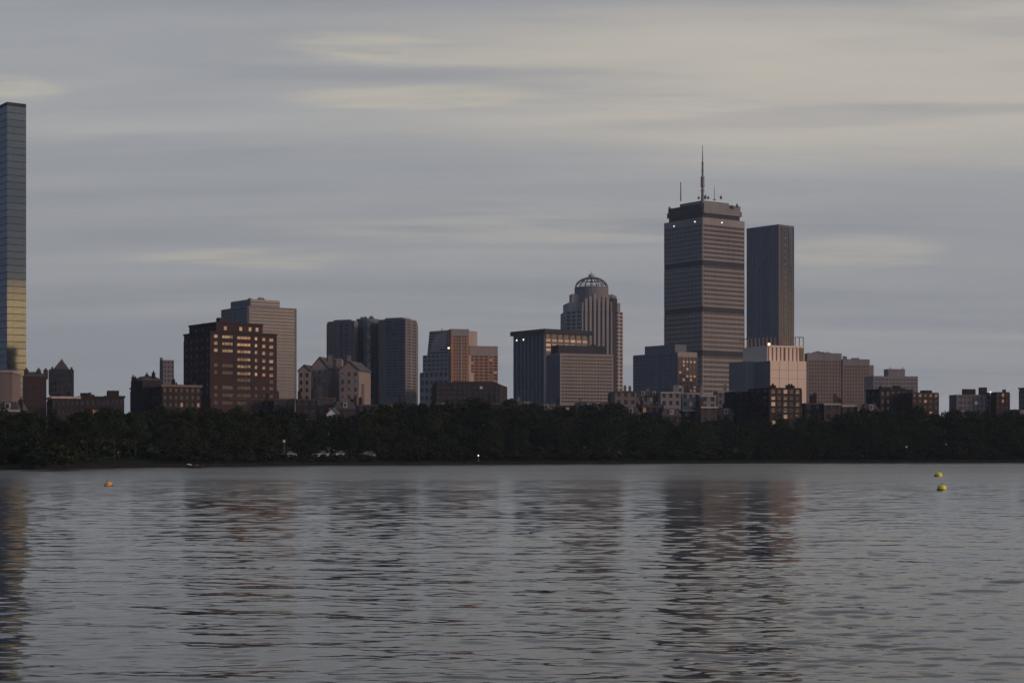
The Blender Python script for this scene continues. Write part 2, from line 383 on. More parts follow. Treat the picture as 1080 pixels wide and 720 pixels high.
# ---- 5 ribbon windowed gray tower
b = Bld('ribbon_window_tower', 'gray office tower of thin horizontal window ribbons rising behind the brick tower', 'office tower', 263, 1000)
p = b.rect(234, 262, 312.5, 1000); H = b.z(322.5); w = b.part('wall', W_light); w.prism(p, 0, H)
for P0, P1 in ((p[0], p[1]), (p[3], p[0])):
    b.facade(w, P0, P1, b.z(425), H-.2, 29, 1, sp=.5, pier=0, d=.45, glass=G_blue, ribbon=True, name='window_band', edge=.9, top=1.0, tilt=.1)
r = b.rect(243.5, 264, 295, 1006); m = b.part('penthouse', W_light); m.prism(r, H-.1, b.z(314.3))
for P0, P1 in ((r[0], r[1]), (r[3], r[0])):
    b.facade(m, P0, P1, H+.4, b.z(314.6), 2, 1, sp=.55, pier=0, d=.25, glass=G_blue, ribbon=True, name='penthouse_band')
roof_kit(b, r, b.z(314.3), 3, 5, W_light, 1.2); b.done()

# ---- 6 gabled stone building
b = Bld('gabled_stone_building', 'old beige stone building with steep gables and arched window bays before the twin towers', 'building', 350, 720)
st = b.part('wall', W_gable); rf = b.part('roof', W_slate)
def gable(x0, x1, eave, ridge, Y, depth=16, skew=.16, wins=2):
    xa, xb = X(x0, Y)-b.loc[0], X(x1, Y)-b.loc[0]; y0 = Y-b.loc[1]; xm = (xa+xb)/2; ze, zr = b.z(eave, Y), b.z(ridge, Y)
    sk = depth*skew; i = len(st.v)
    st.v += [(xa,y0,0),(xb,y0,0),(xb,y0,ze),(xm,y0,zr),(xa,y0,ze)] + [(xa+sk,y0+depth,0),(xb+sk,y0+depth,0),(xb+sk,y0+depth,ze),(xm+sk,y0+depth,zr),(xa+sk,y0+depth,ze)]
    st.f += [(i,i+1,i+2,i+3,i+4),(i+9,i+8,i+7,i+6,i+5),(i+1,i+6,i+7,i+2),(i+5,i,i+4,i+9)]
    j = len(rf.v); t = .35
    for (ax, az, bx, bz) in ((xa-t, ze-.35, xm, zr+.1), (xm, zr+.1, xb+t, ze-.35)):
        j = len(rf.v)
        rf.v += [(ax,y0-.3,az),(bx,y0-.3,bz),(bx+sk,y0+depth,bz),(ax+sk,y0+depth,az),(ax,y0-.3,az+.45),(bx,y0-.3,bz+.45),(bx+sk,y0+depth,bz+.45),(ax+sk,y0+depth,az+.45)]
        rf.f += [(j,j+1,j+2,j+3),(j+7,j+6,j+5,j+4),(j,j+4,j+5,j+1),(j+1,j+5,j+6,j+2),(j+2,j+6,j+7,j+3),(j+3,j+7,j+4,j)]
    w_ = xb-xa
    for k in range(wins):
        cxx = xa+w_*(k+.5)/wins; ww = w_/wins*.42
        for fl in range(4):
            zt = ze-1.2-fl*3.1
            b.win(None, ww, 1.7, G_dark if (k+fl) % 3 else G_refl, (cxx, y0, zt-.6), 0)
            b.new('window_sill', W_pale).bar((xa, y0), (xb, y0), cxx-xa-ww*.7, cxx-xa+ww*.7, zt-1.75, zt-1.5, -.1, .25)
gable(314.5, 327, 391, 385.5, 716, 14); gable(328, 346, 388, 377.2, 722, 22, wins=3)
st.prism([b.L((X(345, 730), 730)), b.L((X(360, 730), 730)), b.L((X(362, 748), 748)), b.L((X(347, 748), 748))], 0, b.z(376.5))
gable(358, 378.5, 390, 381.5, 712, 20, wins=3)
xa, xb = X(377, 716)-b.loc[0], X(384.2, 716)-b.loc[0]; st.box(xa, xb, 716-720, 716-708, 0, b.z(405))
for px_, t_ in ((348, 374), (356, 378), (368, 374.5)):
    c = b.new('chimney', W_gable); xx = X(px_, 730)-b.loc[0]; c.box(xx-.7, xx+.7, 9.4, 10.6, b.z(388), b.z(t_)); c.box(xx-.9, xx+.9, 9.2, 10.8, b.z(t_), b.z(t_)+.4)
b.done()

# ---- 7 twin residential towers with rounded link
b = Bld('twin_apartment_towers', 'pair of brown gray apartment towers joined by a rounded darker shaft', 'apartment tower', 392, 900)
w = b.part('wall', W_twin)
def poly_px(pts): return [b.L((X(px, Y), Y)) for px, Y in pts]
Lf = poly_px([(345, 914), (346.5, 906), (374, 899), (377.5, 906), (380, 945), (350, 955)]); w.prism(Lf, 0, b.z(338.2))
Rt = poly_px([(399, 903), (400.5, 893), (427.5, 886), (439.3, 898), (441, 940), (405, 945)]); w.prism(Rt, 0, b.z(338.2))
ctr = [b.L((X(388, 915)+X(CX+12.2, 915)*math.cos(t), 915+X(CX+12.2, 915)*math.sin(t))) for t in [2*math.pi*k/20 for k in range(20)]]
m = b.part('link_shaft', W_navy); m.prism(ctr, 0, b.z(334.4))
b.facade(w, Lf[0], Lf[1], b.z(420), b.z(340), 26, 1, sp=.5, pier=.3, d=.25, glass=G_bronze)
b.facade(w, Lf[1], Lf[2], b.z(420), b.z(340), 26, 5, skip=lambda i, j: j not in (2, 3), sp=.5, pier=.3, d=.25, glass=G_bronze, name='window', pick=lambda i, j: G_refl if j == 3 and i > 8 and random.random() < .7 else None)
b.facade(w, Rt[1], Rt[2], b.z(420), b.z(340), 26, 4, skip=lambda i, j: j == 0, sp=.28, pier=.12, d=.25, glass=G_blue, pick=lambda i, j: G_refl if j == 2 and i > 9 and random.random() < .85 else None)
b.facade(w, Rt[2], Rt[3], b.z(420), b.z(340), 26, 2, sp=.5, pier=.35, d=.25, glass=G_bronze)
b.facade(w, Rt[0], Rt[1], b.z(420), b.z(340), 26, 1, sp=.5, pier=.3, d=.25, glass=G_bronze)
for i in (13, 14, 15, 16):
    b.facade(m, ctr[i], ctr[(i+1) % 20], b.z(420), b.z(337), 26, 1, sp=.3, pier=.12, d=.15, glass=G_blue, pick=lambda f_, j, i=i: G_refl if i == 15 and random.random() < .6 else None)
for k, pl in enumerate((Lf, Rt)):
    r = inset(pl, 3.2); mm = b.new('penthouse', W_twin); mm.prism(r, b.z(338.3), b.z(336.2))
roof_kit(b, [ctr[12], ctr[17], ctr[2], ctr[8]], b.z(334.4), 3, 4, W_navy, 1.0)
b.done()

# ---- 8 stepped tower with orange side
b = Bld('stepped_tower', 'stepped tower with gray glass setbacks and an orange brick side', 'office tower', 474, 1000)
gw = b.part('wall', W_pale)
lo = b.rect(443, 473, 494, 1000, wr=20); lo[3] = b.L((X(443, 1012), 1012)); lo[2] = (lo[2][0], lo[3][1]+20)
gw.prism(lo, 0, b.z(392)); b.facade(gw, lo[3], lo[0], b.z(425), b.z(392.3), 4, 6, sp=.42, pier=.3, d=.3, glass=G_blue)
mi = [(a*1.0, c+.9) for a, c in lo]; mi[3] = b.L((X(446.3, 1012.5), 1012.5)); gw.prism(mi, b.z(392.2), b.z(373.5)); b.facade(gw, mi[3], mi[0], b.z(392), b.z(373.8), 4, 6, sp=.42, pier=.3, d=.3, glass=G_blue)
hi = [(a, c+1.8) for a, c in mi]; hi[3] = b.L((X(450.5, 1013), 1013))
tp = list(hi); tp[3] = b.L((X(453, 1015), 1015)); gw.prism(hi, b.z(374), b.z(347.5), tp)
for i in range(8):
    zz = b.z(372-i*3.0); t = i/8
    q3 = (hi[3][0]+(tp[3][0]-hi[3][0])*t, hi[3][1]+(tp[3][1]-hi[3][1])*t); Wd = math.hypot(hi[0][0]-q3[0], hi[0][1]-q3[1])
    mm = b.new('window_band', G_blue); mm.bar(q3, hi[0], .4, Wd-.4, zz, zz+.95, -.15, .12)
orr = b.part('orange_wing', W_orange)
o1 = b.rect(474, 475.5, 494.5, 998, b=14, wl=18); orr.prism(o1, 0, b.z(347)); W1 = math.hypot(o1[1][0]-o1[0][0], o1[1][1]-o1[0][1])
b.facade(orr, o1[0], o1[1], b.z(404), b.z(354.5), 14, 5, sp=.58, pier=.5, d=.2, glass=G_bronze, edge=1.3)
pc = b.part('corner_pier', W_concrete); pc.bar(o1[0], o1[1], W1*.52, W1*.62, 0, b.z(355.5), -.1, .6); pc.bar(o1[0], o1[1], 0.03, W1-.03, b.z(354.5), b.z(347.2), -.1, .45)
o2 = b.rect(494, 495, 525, 1010, b=14, wl=18); orr.prism(o2, 0, b.z(363.5))
b.facade(orr, o2[0], o2[1], b.z(404), b.z(374), 9, 6, sp=.5, pier=.3, d=.25, glass=G_bronze, pick=lambda i, j: E_dim if random.random() < .06 else (G_refl if j in (0, 4) and random.random() < .4 else None))
pc.bar(o2[0], o2[1], .05, math.hypot(o2[1][0]-o2[0][0], o2[1][1]-o2[0][1])-.05, b.z(374), b.z(365), -.1, .3)
mm = b.new('roof_unit', W_dark); mm.prism(b.rect(495, 497, 503, 1016, b=14, wl=5), b.z(364), b.z(359.5))
mm = b.new('lamp', E_gold); xx = X(473.2, 996)-b.loc[0]; mm.box(xx-.5, xx+.5, -4.2, -3.4, b.z(368.2), b.z(366.6))
mm = b.new('antenna', M_steel); mm.tube((X(466, 1010)-b.loc[0], 12, b.z(348)), (X(466, 1010)-b.loc[0], 12, b.z(344.5)), .35, .2)
b.done()
b = Bld('sloped_brick_building', 'dark red brick building with sloping end in front of the stepped tower', 'building', 480, 860)
fr_ = [(455.5, 862), (460, 858), (527, 862), (535, 872), (535, 890), (455, 890)]
tp_ = [(457, 862), (461, 858), (524, 862), (526, 872), (526, 890), (456, 890)]
w = b.part('wall', W_dbrick); w.prism(poly_px(fr_), 0, b.z(407)); w.prism(poly_px(fr_), b.z(407), b.z(403.5), poly_px(tp_))
w2 = b.part('upper_storey', W_brick); up_ = poly_px([(477, 864), (478, 860), (522, 864), (524, 870), (524, 885), (477, 885)]); w2.prism(up_, b.z(404), b.z(402))
P0, P1 = poly_px([fr_[1], fr_[2]])
b.facade(w, P0, P1, b.z(428), b.z(407.3), 4, 12, sp=.5, pier=.45, d=.2, glass=G_dark, lit=.03, litm=E_dim); b.done()

# ---- 9 dark slab with flat projecting cap
b = Bld('finned_slab_tower', 'dark blue slab tower with vertical fins and a flat projecting roof cap', 'office tower', 575, 1250)
p = b.rect(542.5, 575, 620, 1250); H = b.z(351.5); w = b.part('wall', W_navy); w.prism(p, 0, H)
b.facade(w, p[3], p[0], b.z(428), H-.3, 1, 8, sp=0, pier=.34, d=.9, glass=G_blue, name='window_strip')
b.facade(w, p[0], p[1], b.z(428), b.z(372.2), 10, 7, sp=.35, pier=.25, d=.5, glass=G_bronze)
b.facade(w, p[0], p[1], b.z(372), b.z(357), 3, 7, sp=.42, pier=.16, d=.5, glass=G_bronze, pick=lambda i, j: E_warm if random.random() < .05 else E_dim)
b.facade(w, p[0], p[1], b.z(357), H-.3, 1, 7, sp=.15, pier=.25, d=.5, glass=G_dark)
cap = b.part('roof_cap', W_dark); cap.prism(inset(p, -2.2), H, b.z(346.8))
for px_ in (546.3, 553.5):
    mm = b.new('lamp', E_lamp); Wl = math.hypot(p[3][0]-p[0][0], p[3][1]-p[0][1]); u = (px_-542.5)/32.5*Wl; mm.bar(p[3], p[0], u-.5, u+.5, b.z(357), b.z(355.5), .9, 1.3)
b.done()

# ---- 10 domed stone tower
YD = 1500
b = Bld('domed_stone_tower', 'stepped pale stone tower crowned by an open ribbed metal dome', 'skyscraper', 625, YD)
w = b.part('wall', W_pale)
sc = YD/F
def octo(hw, fw, rot=8, cx=625.3, dy=0):
    """octagon of half width hw and front half width fw (photo px), turned a little"""
    h, f2 = hw*sc, fw*sc; pts = [(-f2,-h),(f2,-h),(h,-f2),(h,f2),(f2,h),(-f2,h),(-h,f2),(-h,-f2)]
    c, s_ = math.cos(R(rot)), math.sin(R(rot)); x0 = X(cx, YD)-b.loc[0]
    return [(x0+x*c-y*s_, 26+y*c+x*s_) for x, y in pts]
o1 = octo(30.5, 16); w.prism(o1, 0, b.z(327.5))
def slab(hw, hd, rot=8, cx=625.3):
    h, f2 = hw*sc, hd*sc; c, s_ = math.cos(R(rot)), math.sin(R(rot)); x0 = X(cx, YD)-b.loc[0]
    return [(x0+x*c-y*s_, 26+y*c+x*s_) for x, y in [(-h,-f2),(h,-f2),(h,f2),(-h,f2)]]
o2 = slab(28, 17); w.prism(o2, b.z(327.6), b.z(318)); o3 = slab(22.6, 9); w.prism(o3, b.z(327.7), b.z(308)); w.prism(slab(17, 24), b.z(327.8), b.z(319))
dm = b.part('drum', W_gray); x0 = X(625.3, YD)-b.loc[0]; Rd = 18.2*sc
dm.lathe([(Rd, b.z(328)), (Rd, b.z(301)), (Rd*.96, b.z(300.6)), (Rd*.5, b.z(300.2))], 32, (x0, 26))
W0 = math.hypot(o1[1][0]-o1[0][0], o1[1][1]-o1[0][1])
b.facade(w, o1[0], o1[1], b.z(425), b.z(327), 1, 7, sp=0, pier=.5, d=1.0, glass=G_dark, name='window_strip')
for k in range(8):   # the tall front piers that rise above the shoulder
    u = (k)*W0/7; mm = w; hh = 319-[0, 4, 6.5, 9, 4, 7, 6, 1][k]
    mm.bar(o1[0], o1[1], max(.05, u-1.1), min(W0-.05, u+1.1), b.z(328), b.z(hh), -4.5, 1.25)
Wr_ = math.hypot(o1[2][0]-o1[1][0], o1[2][1]-o1[1][1])
b.facade(w, o1[1], o1[2], b.z(425), b.z(328), 24, 3, sp=.45, pier=.4, d=.4, glass=G_bronze)
rc = b.part('recess_shade', W_dark); rc.bar(o1[1], o1[2], Wr_*.02, Wr_*.46, b.z(425), b.z(314), -2, .62)  # dark strip laid on the face, painting in the shade of a recess
b.facade(w, o1[7], o1[0], b.z(425), b.z(328), 24, 3, sp=.4, pier=.3, d=.4, glass=G_bronze)
b.facade(w, o1[2], o1[3], b.z(425), b.z(328), 24, 4, sp=.45, pier=.45, d=.4, glass=G_bronze)
b.facade(w, o1[6], o1[7], b.z(425), b.z(328), 24, 4, sp=.45, pier=.45, d=.4, glass=G_bronze)
ribs = 16; Hd = b.z(289.2)-b.z(300.8); zd = b.z(300.8); Rm = Rd*.97
for k in range(ribs):
    t = 2*math.pi*k/ribs; mm = b.new('dome_rib', M_steel)
    pts = [(x0+Rm*math.cos(a)*math.cos(t), 26+Rm*math.cos(a)*math.sin(t), zd+Hd*math.sin(a)) for a in [R(90*i/7) for i in range(8)]]
    for i in range(7): mm.tube(pts[i], pts[i+1], .42, .42, 6)
for a in (1, 24, 46, 66):
    mm = b.new('dome_ring', M_steel); rr, zz = Rm*math.cos(R(a)), zd+Hd*math.sin(R(a))
    for k in range(32):
        t, t2 = 2*math.pi*k/32, 2*math.pi*(k+1)/32
        mm.tube((x0+rr*math.cos(t), 26+rr*math.sin(t), zz), (x0+rr*math.cos(t2), 26+rr*math.sin(t2), zz), .36, .36, 6)
mm = b.part('lantern', W_trim); mm.lathe([(2.6, zd+Hd-1.2), (2.9, zd+Hd+1.0), (2.3, zd+Hd+2.6), (.3, zd+Hd+3.2), (.2, zd+Hd+5.5)], 12, (x0, 26))
for k in (1, 2): # small upper turrets on the lit side
    q = o3[k]; mm = b.new('turret', W_pale); mm.box(q[0]-2.2, q[0]+2.2, q[1]-1.5, q[1]+3, b.z(328), b.z(309.5+2*(k == 2)))
b.done()

# ---- 11 brown ribbon block before the domed tower
b = Bld('brown_ribbon_block', 'broad brown office block of banded windows with a dark flat penthouse', 'office building', 590, 1080)
p = b.rect(576.3, 590.5, 646.5, 1080, b=24); H = b.z(372.4); w = b.part('wall', W_concrete); w.prism(p, 0, H)
b.facade(w, p[0], p[1], b.z(426), H-.2, 14, 16, sp=.48, pier=.1, d=.3, glass=G_bronze, ribbon=True, name='window_band', edge=.8, top=1.2, lit=0, tilt=.1)
sd = b.part('side_layer', W_navy); Wl = math.hypot(p[3][0]-p[0][0], p[3][1]-p[0][1]); sd.bar(p[3], p[0], .1, Wl-.1, 1, H-1, -.1, .25)  # left face alone covered in blue-gray
r = b.rect(586.5, 589, 637.5, 1088, b=24, wl=11); m = b.part('penthouse', W_dark); m.prism(r, H-.1, b.z(362.8)); roof_kit(b, r, b.z(362.8), 2, 4, W_dark, .8); b.done()

# ---- 12 dark office block with warm window grid
b = Bld('dark_office_block', 'dark blue office block with one brown gridded side beneath the antenna tower', 'office building', 715, 1300)
p = b.rect(668, 714, 735, 1300); H = b.z(371.5); w = b.part('wall', W_navy); w.prism(p, 0, H)
b.facade(w, p[3], p[0], b.z(420), H-.3, 12, 14, sp=.3, pier=.15, d=.3, glass=G_blue, ribbon=True, name='window_band', top=1)
bw = b.part('brown_facing', W_brown); Wr = math.hypot(p[1][0]-p[0][0], p[1][1]-p[0][1]); bw.bar(p[0], p[1], .05, Wr-.05, 1, H+.8, -.1, .3)
P0 = (p[0][0]+.3*(p[1][1]-p[0][1])/Wr, p[0][1]-.3*(p[1][0]-p[0][0])/Wr); P1 = (p[1][0]+.3*(p[1][1]-p[0][1])/Wr, p[1][1]-.3*(p[1][0]-p[0][0])/Wr)
b.facade(bw, P0, P1, b.z(418), b.z(376), 11, 5, sp=.4, pier=.35, d=.3, glass=G_bronze, edge=1.0, pick=lambda i, j: E_dim if random.random() < .3 else None)
bw2 = b.part('brown_band', W_concrete); bw2.bar(P0, P1, .2, Wr-.2, b.z(376), H+.5, -.1, .35)
r = b.rect(680, 712, 724, 1308); m = b.part('penthouse', W_navy); m.prism(r, H-.1, b.z(362.3)); roof_kit(b, r, b.z(362.3), 3, 3, W_dark, 1.5); b.done()

# ---- 13 tall antenna tower
b = Bld('antenna_skyscraper', 'tallest square tower with banded floors, recessed crown and a thin mast on top', 'skyscraper', 741, 1500)
p = b.rect(700.8, 740.8, 785, 1500); H = b.z(229); w = b.part('wall', W_concrete); w.prism(p, 0, H)
HB = b.z(236.5)
def pru(P0, P1, gl, sp):
    segs = [(b.z(416), b.z(375), 8), (b.z(369), b.z(328.5), 8), (b.z(323), b.z(279.5), 9), (b.z(274), HB, 8)]
    for z0, z1, n in segs:
        b.facade(w, P0, P1, z0, z1, n, 27, sp=sp, pier=.13, d=.4, glass=gl, ribbon=True, name='window_band', edge=.7, tilt=.1)
    Wd = math.hypot(P1[0]-P0[0], P1[1]-P0[1])
    for za, zb in ((375, 369), (328.5, 323), (279.5, 274)):
        mm = b.new('louvre_band', W_dark); mm.bar(P0, P1, .05, Wd-.05, b.z(za)+.02, b.z(zb)-.02, -.1, .3)
    w.bar(P0, P1, .03, Wd-.03, HB, H-.02, -.1, .5)
pru(p[0], p[1], G_bronze, .46); pru(p[3], p[0], G_blue, .40)  # left glass tinted blue for shade, right glass bronze for sun
c1 = inset(p, 2.8); m = b.part('crown', W_dark); m.prism(c1, H-.2, b.z(224)); m.prism(inset(p, 1.6), b.z(224), b.z(218.8))
for i in range(2):
    P0, P1 = ((c1[0], c1[1]), (c1[3], c1[0]))[i]; Wd = math.hypot(P1[0]-P0[0], P1[1]-P0[1])
    mm = b.new('crown_band', W_light if i == 0 else W_dark); mm.bar(P0, P1, .5, Wd-.4, b.z(223.8), b.z(213+1.0*i), -.4, 1.35)  # crown band coloured pale on the sunlit face, dark on the shaded one
c2 = b.rect(717, 741, 769, 1512); m2 = b.part('upper_crown', W_light); m2.prism(c2, b.z(219), b.z(209.2))
mm = b.part('mast', M_steel); cxm, cym = X(741, 1535)-b.loc[0], 35
for (y0, y1, r0, r1) in ((212, 197, 1.5, 1.0), (197, 187, 1.7, 1.6), (187, 172, .9, .8), (172, 153, .55, .22)):
    mm.tube((cxm, cym, b.z(y0, 1535)), (cxm, cym, b.z(y1, 1535)), r0, r1)
for yy in (201, 197, 187, 180, 172): mm.tube((cxm, cym, b.z(yy, 1535)-.3), (cxm, cym, b.z(yy, 1535)+.3), 1.9 if yy > 180 else 1.2)
mm = b.new('antenna', M_steel); xa = X(718, 1530)-b.loc[0]; mm.tube((xa, 30, b.z(212, 1530)), (xa, 30, b.z(192, 1530)), .6, .4)
mm = b.new('antenna', M_steel); xa = X(753.5, 1525)-b.loc[0]; mm.tube((xa, 25, b.z(212, 1525)), (xa, 25, b.z(196.5, 1525)), .35, .15); mm.tube((xa-1.4, 25, b.z(206)), (xa+1.4, 25, b.z(206)), .3)
for px_, h_ in ((737, 1.8), (744, 3), (747, 2), (760.5, 2.4), (772, 2), (777.5, 3), (707, 1.5)):
    mm = b.new('roof_unit', M_steel); xx = X(px_, 1520)-b.loc[0]; zz = b.z(209.4 if px_ < 768 and px_ > 718 else 218.6, 1520) - .3
    yy = 20 if px_ > 718 else 27
    mm.box(xx-.9, xx+.9, yy, yy+2, zz, zz+h_); mm.tube((xx, yy+1, zz), (xx, yy+1, zz+h_*1.7), .2, .1)
for face, u in ((0, .45), (1, .27), (1, .82)):
    P0, P1 = ((p[0], p[1]), (p[3], p[0]))[face]; Wd = math.hypot(P1[0]-P0[0], P1[1]-P0[1]); mm = b.new('lamp', E_lamp)
    mm.bar(P0, P1, u*Wd-.55, u*Wd+.55, b.z(233.4+(1.2 if u < .3 else 0)), b.z(232.2+(1.2 if u < .3 else 0)), .4, .8)
b.done()

# ---- 14 dark glass tower
b = Bld('dark_glass_tower', 'plain dark blue glass tower with fine vertical lines beside the antenna tower', 'skyscraper', 822, 1750)
p = b.rect(787.6, 821, 837.3, 1750, b=40); H = b.z(236.5); w = b.part('wall', W_navy); w.prism(p, 0, H)
G_tow = glass_mat('deep_blue_curtain_glass', (.075, .09, .115), rough=.12, metallic=.6, var=.35, mott=.2)
b.facade(w, p[3], p[0], b.z(420), H-.3, 1, 16, sp=0, pier=.16, d=.3, glass=G_tow, name='window_strip', top=2, tilt=.06)
b.facade(w, p[0], p[1], b.z(420), H-.3, 1, 9, sp=0, pier=.25, d=.3, glass=G_bronze, name='window_strip', top=2, tilt=.06)
Wr = math.hypot(p[1][0]-p[0][0], p[1][1]-p[0][1])
for i in range(24):
    mm = b.new('balcony', W_concrete); zz = b.z(410-i*6.9); mm.bar(p[0], p[1], Wr*.36, Wr*.44, zz, zz+1.3, .1, .9)
ed = b.part('corner_pier', W_orange); ed.bar(p[0], p[1], .06, .8, b.z(420), H-3, -.1, .7)
mm = b.new('roof_unit', M_steel); xx = X(811, 1775)-b.loc[0]; mm.box(xx-1.5, xx+1.5, 30, 33, H-.2, H+1.6); mm.tube((xx, 31, H), (xx, 31, H+3.2), .3, .1)
b.done()

# ---- 15 pale block with rooftop pergola
b = Bld('pale_block_with_pergola', 'pale blank walled block with a row of posts framing its roof terrace', 'building', 812, 1150)
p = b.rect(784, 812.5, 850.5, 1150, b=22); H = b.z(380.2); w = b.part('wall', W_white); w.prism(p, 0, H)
r = b.rect(783.5, 809, 848.5, 1156, b=22); up2 = b.part('upper_storey', W_white); up2.prism(r, H-.1, b.z(363.5))
Wr = math.hypot(r[1][0]-r[0][0], r[1][1]-r[0][1])
lf = b.rect(769, 786, 800, 1166, b=22, wr=14); lw = b.part('side_wing', W_gray); lw.prism(lf, 0, b.z(379.5))
bl = b.part('shade_facing', W_navy); Wl = math.hypot(p[3][0]-p[0][0], p[3][1]-p[0][1]); bl.bar(p[3], p[0], .1, Wl-.05, 1, H-.05, -.1, .25)  # blue-gray laid over the pale left face as its shade
Wp = math.hypot(p[1][0]-p[0][0], p[1][1]-p[0][1])
ln = b.part('panel_joint', W_concrete)
for k in range(1, 4): ln.bar(p[0], p[1], Wp*k/4-.1, Wp*k/4+.1, 1, H-.3, -.1, .06)
for yy in (390, 399): ln.bar(p[0], p[1], .2, Wp-.2, b.z(yy), b.z(yy)+.2, -.1, .05)
mm = b.new('vent', W_dark); mm.bar(p[0], p[1], Wp*.42, Wp*.47, b.z(408), b.z(405.5), -.1, .2)
for k in range(9):
    mm = b.new('pilaster', W_orange); u = Wr*(.03+.108*k); mm.bar(r[0], r[1], u, u+.55, H+.3, b.z(363.7), -.1, .45)
mm = b.new('opening', G_dark); mm.bar(r[0], r[1], Wr*.44, Wr*.49, H+.5, b.z(365.5), -.1, .2)
mm = b.new('opening', G_dark); mm.bar(r[0], r[1], Wr*.87, Wr*.97, H+.5, b.z(365.5), -.1, .5)
up2.bar(r[0], r[1], .05, Wr-.05, b.z(365.3), b.z(363.6), -.1, .55)
# pergola
pg = b.part('pergola_beam', W_pinkst); Z0, Z1 = b.z(363.5), b.z(354.3); Wl2 = math.hypot(r[3][0]-r[0][0], r[3][1]-r[0][1])
for k in range(7):
    mm = b.new('pergola_post', W_orange); mm.bar(r[3], r[0], .3+k*(Wl2-1)/6.2, .8+k*(Wl2-1)/6.2, Z0-.2, Z1+.1*(k % 2), -1, -.5)
for k in range(10):
    mm = b.new('pergola_post', W_orange); u = .2+k*(Wr-.7)/9; mm.bar(r[0], r[1], u, u+.38, Z0-.2, Z1, -1.2, -.7)
pg.bar(r[0], r[1], Wr*.76, Wr, Z1, Z1+.5, -1.3, -.6); pg.bar(r[3], r[0], .0, Wl2*.25, Z1, Z1+.5, -1.3, -.6); pg.bar(r[3], r[0], -6, Wl2*.0, Z1-.6, Z1-.2, -1.3, -.6)
mm = b.new('lamp', E_gold); mm.bar(r[0], r[1], .8, 2.2, Z0+.2, Z0+1.5, -.4, .4)
mm = b.new('planter', plain('planting', (.05, .09, .03), .9)); mm.bar(r[0], r[1], 2.6, 8, Z0-.1, Z0+1.0, -2.5, -.9)
b.done()

# ---- 16 dark brick flats before it
b = Bld('dark_brick_flats', 'dark brick flats with bright window strips on one side below the pale pergola block', 'apartment building', 811, 640)
p = b.rect(789, 811, 845.5, 640, b=24); H = b.z(408.5); w = b.part('wall', W_dbrick); w.prism(p, 0, H)
b.facade(w, p[0], p[1], b.z(450), b.z(410.5), 6, 5, sp=.35, pier=.3, d=.2, glass=G_dark, edge=.5, pick=lambda i, j: (E_dim if random.random() < .35 else G_refl) if j in (0, 2, 4) and random.random() < .85 else None)
b.facade(w, p[3], p[0], b.z(450), b.z(410.5), 6, 3, sp=.5, pier=.5, d=.15, glass=G_dark)
tr = b.part('string_course', W_brown)
Wd = math.hypot(p[1][0]-p[0][0], p[1][1]-p[0][1])
for yy in (417, 432): tr.bar(p[0], p[1], .03, Wd-.03, b.z(yy)-.3, b.z(yy), -.1, .4)
lf = b.rect(764, 776, 792, 650, b=24); l2 = b.part('side_block', W_dbrick); l2.prism(lf, 0, b.z(411.5)); b.facade(l2, lf[0], lf[1], b.z(450), b.z(413), 5, 3, sp=.5, pier=.5, d=.15, glass=G_dark)
ct = b.rect(776, 786, 800, 668, b=24, wl=6); l3 = b.part('rear_block', W_brown); l3.prism(ct, 0, b.z(413.5))
roof_kit(b, p, H, 3, 3, W_dbrick, 1.2); b.done()

# ---- 17, 18 pinkish gray pair and gray block
b = Bld('pink_gray_hotel_block', 'broad pinkish gray gridded block made of two slabs of different height', 'building', 851, 1250)
p = b.rect(848.5, 851, 887.5, 1250, b=14, wl=18); H = b.z(372.5); w = b.part('wall', W_pinkst); w.prism(p, 0, H)
b.facade(w, p[0], p[1], b.z(426), b.z(380), 12, 11, sp=.4, pier=.4, d=.3, glass=G_bronze, edge=.8); 
ca = b.part('attic_band', W_gray); Wd = math.hypot(p[1][0]-p[0][0], p[1][1]-p[0][1]); ca.bar(p[0], p[1], .05, Wd-.05, b.z(380), H+.3, -.1, .5)
p2 = b.rect(886, 888.5, 917, 1256, b=14, wl=18); w.prism(p2, 0, b.z(378.2))
b.facade(w, p2[0], p2[1], b.z(426), b.z(385), 11, 9, sp=.4, pier=.4, d=.3, glass=G_bronze, edge=.8)
Wd = math.hypot(p2[1][0]-p2[0][0], p2[1][1]-p2[0][1]); ca.bar(p2[0], p2[1], .05, Wd-.05, b.z(385), b.z(378), -.1, .5)
p3 = b.rect(914, 915, 921.5, 1275, b=14, wl=10); w.prism(p3, 0, b.z(383))
roof_kit(b, p, H, 3, 8, W_gray, 1.2); roof_kit(b, p2, b.z(378.2), 4, 4, W_gray, 2.5); b.done()
b = Bld('gray_slab_block', 'plain gray slab with a smaller roof box and masts behind brown brick flats', 'building', 921, 1150)
p = b.rect(915, 921, 968, 1150, b=10, wl=16); H = b.z(396.3); w = b.part('wall', W_gray); w.prism(p, 0, H)
b.facade(w, p[0], p[1], b.z(428), H-.8, 7, 12, sp=.5, pier=.25, d=.2, glass=G_blue, ribbon=True, name='window_band', edge=.5, top=1)
r = b.rect(935.5, 937, 954.5, 1156, b=10, wl=8); m = b.part('penthouse', W_gray); m.prism(r, H-.1, b.z(388.5))
for px_ in (939, 952):
    mm = b.new('antenna', M_steel); xx = X(px_, 1160)-b.loc[0]; mm.tube((xx, 10, b.z(389)), (xx, 10, b.z(385.8)), .35, .2)
b.done()

